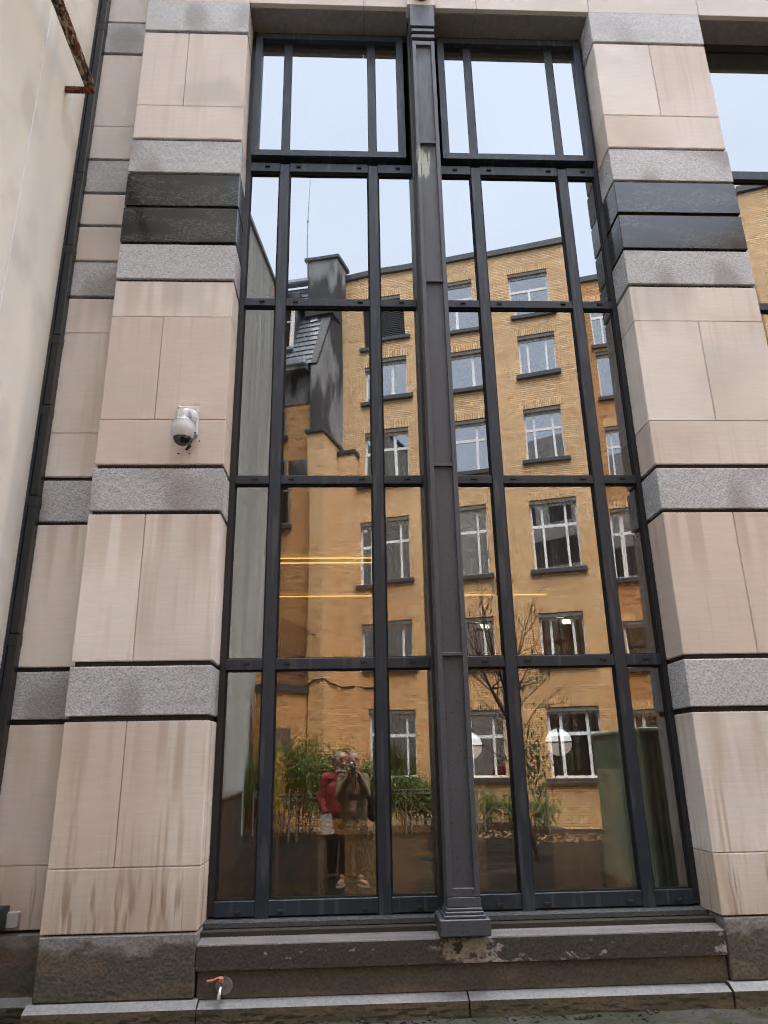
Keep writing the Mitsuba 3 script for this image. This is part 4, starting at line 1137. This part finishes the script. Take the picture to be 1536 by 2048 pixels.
def head_bones(c, fwd, s=1.0):
    """c: head centre; returns the bones of skull, jaw, brow, nose, ears"""
    f, rt, u = frame_of(fwd)
    P = lambda a, b, d: np.asarray(c) + s * (a * rt + b * f + d * u)
    bs = [(P(0, -.025, .03), .088 * s, P(0, .022, .035), .080 * s), (P(0, .01, .02), .076 * s, P(0, .045, -.075), .040 * s), (P(0, .0, -.02), .068 * s, P(0, .03, -.06), .052 * s),
          (P(-.035, .045, -.07), .030 * s, P(.035, .045, -.07), .030 * s), (P(-.035, .078, .028), .016 * s, P(.035, .078, .028), .016 * s), (P(0, .088, .022), .012 * s, P(0, .110, -.022), .015 * s),
          (P(-.017, .094, -.024), .010 * s, P(.017, .094, -.024), .010 * s), (P(-.022, .084, -.052), .010 * s, P(.022, .084, -.052), .010 * s), (P(-.018, .082, -.064), .010 * s, P(.018, .082, -.064), .010 * s)]
    for q in (-1, 1):
        bs += [(P(q * .080, -.005, .02), .016 * s, P(q * .083, -.008, -.022), .013 * s)]
    return bs, P


def hand_bones(w, fdir, pdir, curl, s=1.0, spread=.12):
    """w: wrist; fdir: along the fingers; pdir: out of the palm (fingers curl towards it)"""
    f = np.asarray(fdir, float); f /= np.linalg.norm(f)
    pd = np.asarray(pdir, float); pd -= f * np.dot(pd, f); pd /= np.linalg.norm(pd)
    sd_ = np.cross(f, pd)
    w = np.asarray(w, float)
    bs = []
    for i, (o, ln) in enumerate(((-.030, .072), (-.010, .082), (.010, .077), (.029, .060))):
        k0 = w + f * .085 * s + sd_ * o * s
        bs.append((w + sd_ * o * .6 * s + f * .01, .016 * s, k0, .0125 * s))
        p, ang = k0, 0.0
        for j, q in enumerate((.45, .32, .23)):
            ang += curl * (.75 + .08 * i)
            dd = f * math.cos(ang) + pd * math.sin(ang) + sd_ * o * spread * 10 * .1
            p2 = p + dd * ln * q * s
            bs.append((p, (.0100 - .0008 * j) * s, p2, (.0092 - .0008 * j) * s))
            p = p2
    t0 = w + f * .02 - sd_ * .028 * s
    t1 = t0 + (f * .55 - sd_ * .75 + pd * .35) * .045 * s
    t2 = t1 + (f * .85 - sd_ * .25 + pd * .45) * .036 * s
    bs += [(t0, .016 * s, t1, .0125 * s), (t1, .012 * s, t2, .0095 * s)]
    return bs


def shoe(k, heel, direction, m_up, m_sole):
    f, rt, u = frame_of(direction)
    h = np.asarray(heel, float)
    P = lambda a, b, z: h + rt * a + f * b + np.array([0, 0, z])
    add(k + '__shoe', bones([(P(0, 0, .055), .042, P(0, .09, .05), .042), (P(0, .09, .05), .042, P(0, .20, .04), .036), (P(0, .0, .06), .04, P(0, .01, .11), .043)], .02, 6), m_up, True)
    add(k + '__sole', hull([P(a * s_, b, z) for b, a in ((-.045, .03), (0, .042), (.1, .046), (.19, .044), (.24, .02)) for s_ in (-1, 1) for z in (0.002, .026)]), m_sole)


# photographer, holding the phone at the camera's own place
k = newkey('person')
tag(k, 'man in an olive coat raising a phone in front of his face', 'person', None)
hf = np.array([0.03, 0.95, 0.25])
hc = np.array([0.0, -5.66, 1.635])
hb, HP = head_bones(hc, hf)
shL, shR = np.array([-.165, -5.74, 1.40]), np.array([.165, -5.74, 1.40])
elL, elR = np.array([-.20, -5.55, 1.17]), np.array([.195, -5.52, 1.19])
wrL, wrR = np.array([-.075, -5.385, 1.455]), np.array([.085, -5.385, 1.465])
skin = hb + [(hc + [0, -.02, -.07], .060, (0, -5.73, 1.43), .064), ((0, -5.73, 1.43), .064, (0, -5.76, 1.25), .12), (shL, .06, shR, .06), (shL, .055, elL, .043), (shR, .055, elR, .043), (elL, .042, wrL, .028), (elR, .042, wrR, .028),
             ((0, -5.76, 1.25), .12, (0, -5.76, .98), .13), ((-.09, -5.75, .95), .085, (-.10, -5.70, .5), .058), ((.09, -5.75, .95), .085, (.11, -5.68, .5), .058), ((-.10, -5.70, .5), .055, (-.14, -5.66, .09), .04), ((.11, -5.68, .5), .055, (.10, -5.60, .09), .04)]
skin += hand_bones(wrL, (.35, .25, .9), (1, .15, 0), .55) + hand_bones(wrR, (-.35, .25, .9), (-1, .15, 0), .55)
add(k + '__body', bones(skin, .016, 5), 'skin', True)
coat = [(shL, .075, shR, .075), ((0, -5.75, 1.40), .10, (0, -5.77, 1.2), .155), ((-.06, -5.77, 1.25), .125, (-.06, -5.77, .85), .13), ((.06, -5.77, 1.25), .125, (.06, -5.77, .85), .13), ((-.06, -5.77, .86), .13, (-.08, -5.76, .66), .145), ((.06, -5.77, .86), .13, (.08, -5.76, .66), .145),
        (shL, .075, elL, .058), (shR, .075, elR, .058), (elL, .058, wrL - [.01, .03, .05], .042), (elR, .058, wrR - [-.01, .03, .05], .042)]
add(k + '__coat', bones(coat, .022, 7), 'olive_cloth', True)
add(k + '__trousers', bones([((-.10, -5.74, .75), .11, (-.105, -5.70, .5), .085), ((.10, -5.74, .75), .11, (.115, -5.68, .5), .085), ((-.105, -5.70, .5), .085, (-.14, -5.66, .12), .068), ((.115, -5.68, .5), .085, (.10, -5.60, .12), .068)], .03, 6), 'brown_trousers', True)
add(k + '__hair', bones([(HP(0, -.035, .055), .086, HP(0, .005, .065), .077), (HP(0, -.05, .0), .07, HP(0, -.05, .05), .08)], .02, 5), 'grey_hair', True)
shoe(k, (-.15, -5.62, 0), (-.25, 1, 0), 'shoe_tan', 'shoe_white')
shoe(k, (.10, -5.56, 0), (.45, 1, 0), 'shoe_tan', 'shoe_white')
add(k + '__wrist_strap', tube([(.03, -5.375, 1.45), (.035, -5.37, 1.40), (.03, -5.40, 1.33), (.0, -5.45, 1.25)], .009, 6), 'red_strap', 50)
k = newkey('phone')
tag(k, 'black smartphone held up in both hands', 'phone')
f_, r_, u_ = frame_of((0.0457, .945, .323))
pc = CAM - f_ * .030 - u_ * .055
add(k + '__body', remap(cb(-.037, .037, -.005, .005, -.08, .08, .004), pc, r_, f_, u_), 'phone_black')
add(k + '__camera_island', remap(cb(-.032, .004, .005, .008, .035, .075, .002), pc, r_, f_, u_), 'chrome')
k = newkey('shoulder_bag')
tag(k, 'black shoulder bag at the hip of the man in the olive coat', 'bag')
add(k + '__bag', bones([((.29, -5.86, 1.12), .08, (.30, -5.84, .92), .10), ((.30, -5.98, 1.10), .06, (.31, -5.98, .92), .08)], .03, 6), 'black_cloth', True)
add(k + '__strap', tube([(.28, -5.8, 1.18), (.20, -5.68, 1.38), (.10, -5.72, 1.49), (.12, -5.9, 1.45), (.27, -5.98, 1.15)], .014, 6), 'black_cloth', 50)

# man in red, standing behind at the left
k = newkey('person')
tag(k, 'man in a dark red jumper with glasses looking up, sheets in his lowered hand', 'person')
ox, oy = -.21, -6.40
hc = np.array([ox + .03, oy + .02, 1.645])
hf = np.array([.80, .42, .34])
hb, HP = head_bones(hc, hf)
shL, shR = np.array([ox - .20, oy - .02, 1.40]), np.array([ox + .19, oy + .02, 1.40])
elL, elR = np.array([ox - .27, oy - .02, 1.12]), np.array([ox + .26, oy - .02, 1.13])
wrL, wrR = np.array([ox - .22, oy + .10, .90]), np.array([ox + .24, oy + .08, .90])
skin = hb + [(hc + [-.02, -.01, -.07], .060, (ox, oy, 1.43), .064), ((ox, oy, 1.43), .064, (ox, oy - .02, 1.25), .12), (shL, .06, shR, .06), (shL, .055, elL, .043), (shR, .055, elR, .043), (elL, .042, wrL, .028), (elR, .042, wrR, .028),
             ((ox, oy - .02, 1.25), .12, (ox, oy - .02, .98), .13), ((ox - .09, oy, .95), .085, (ox - .10, oy, .5), .058), ((ox + .09, oy, .95), .085, (ox + .10, oy + .02, .5), .058), ((ox - .10, oy, .5), .055, (ox - .11, oy - .02, .09), .04), ((ox + .10, oy + .02, .5), .055, (ox + .12, oy, .09), .04)]
skin += hand_bones(wrL, (.05, .15, -1), (.3, 1, .1), .5) + hand_bones(wrR, (0, .1, -1), (-1, .3, 0), .3)
add(k + '__body', bones(skin, .016, 5), 'skin', True)
add(k + '__jumper', bones([(shL, .082, shR, .082), ((ox, oy, 1.40), .10, (ox, oy - .01, 1.2), .15), ((ox - .06, oy, 1.25), .14, (ox - .07, oy, .95), .145), ((ox + .06, oy, 1.25), .14, (ox + .07, oy, .95), .145), (shL, .08, elL, .066), (shR, .08, elR, .066), (elL, .066, wrL + [0, -.01, .05], .046), (elR, .066, wrR + [0, -.01, .05], .046)], .022, 7), 'red_knit', True)
add(k + '__collar', tube([hc + np.array([.075 * math.cos(t) - .02, .075 * math.sin(t) - .02, -.155 + .015 * math.sin(t)]) for t in np.linspace(0, 2 * np.pi, 20)], .014, 6, False), 'paper', 50)
add(k + '__trousers', bones([((ox - .09, oy, .92), .135, (ox - .10, oy, .5), .085), ((ox + .09, oy, .92), .135, (ox + .10, oy + .02, .5), .085), ((ox - .10, oy, .5), .085, (ox - .11, oy - .02, .12), .068), ((ox + .10, oy + .02, .5), .085, (ox + .12, oy, .12), .068)], .03, 6), 'brown_trousers', True)
add(k + '__hair', bones([(HP(0, -.04, .05), .085, HP(0, -.005, .06), .078), (HP(0, -.055, -.01), .066, HP(0, -.05, .05), .078)], .02, 5), 'grey_hair', True)
gl = []
for q in (-1, 1):
    gl.append(tube([HP(q * .033 + .026 * math.cos(t), .101, .018 + .019 * math.sin(t)) for t in np.linspace(0, 2 * np.pi, 17)], .0028, 5, False))
    gl.append(tube([HP(q * .060, .098, .022), HP(q * .086, .0, .022)], .0028, 5))
gl.append(tube([HP(-.008, .104, .02), HP(.008, .104, .02)], .0028, 5))
add(k + '__glasses', cat(gl), 'phone_black')
shoe(k, (ox - .11, oy - .03, 0), (.2, 1, 0), 'phone_black', 'black_rubber')
shoe(k, (ox + .12, oy - .01, 0), (.5, 1, 0), 'phone_black', 'black_rubber')
k = newkey('paper_sheets')
tag(k, 'white sheets of paper held in the lowered hand of the man in red', 'papers')
for i in range(3):
    sh = bx(-.005, .005, -.002, .002, 0, 1)
    c = wrL + [.04, .085 + .004 * i, -.13]
    add(k + '__sheet', remap(bx(-.09, .09, -.0006, .0006, -.13, .15), c, (.93, .3, .2 - .06 * i), (-.3, .95, 0), (-.2 + .06 * i, 0, .98)), 'paper')
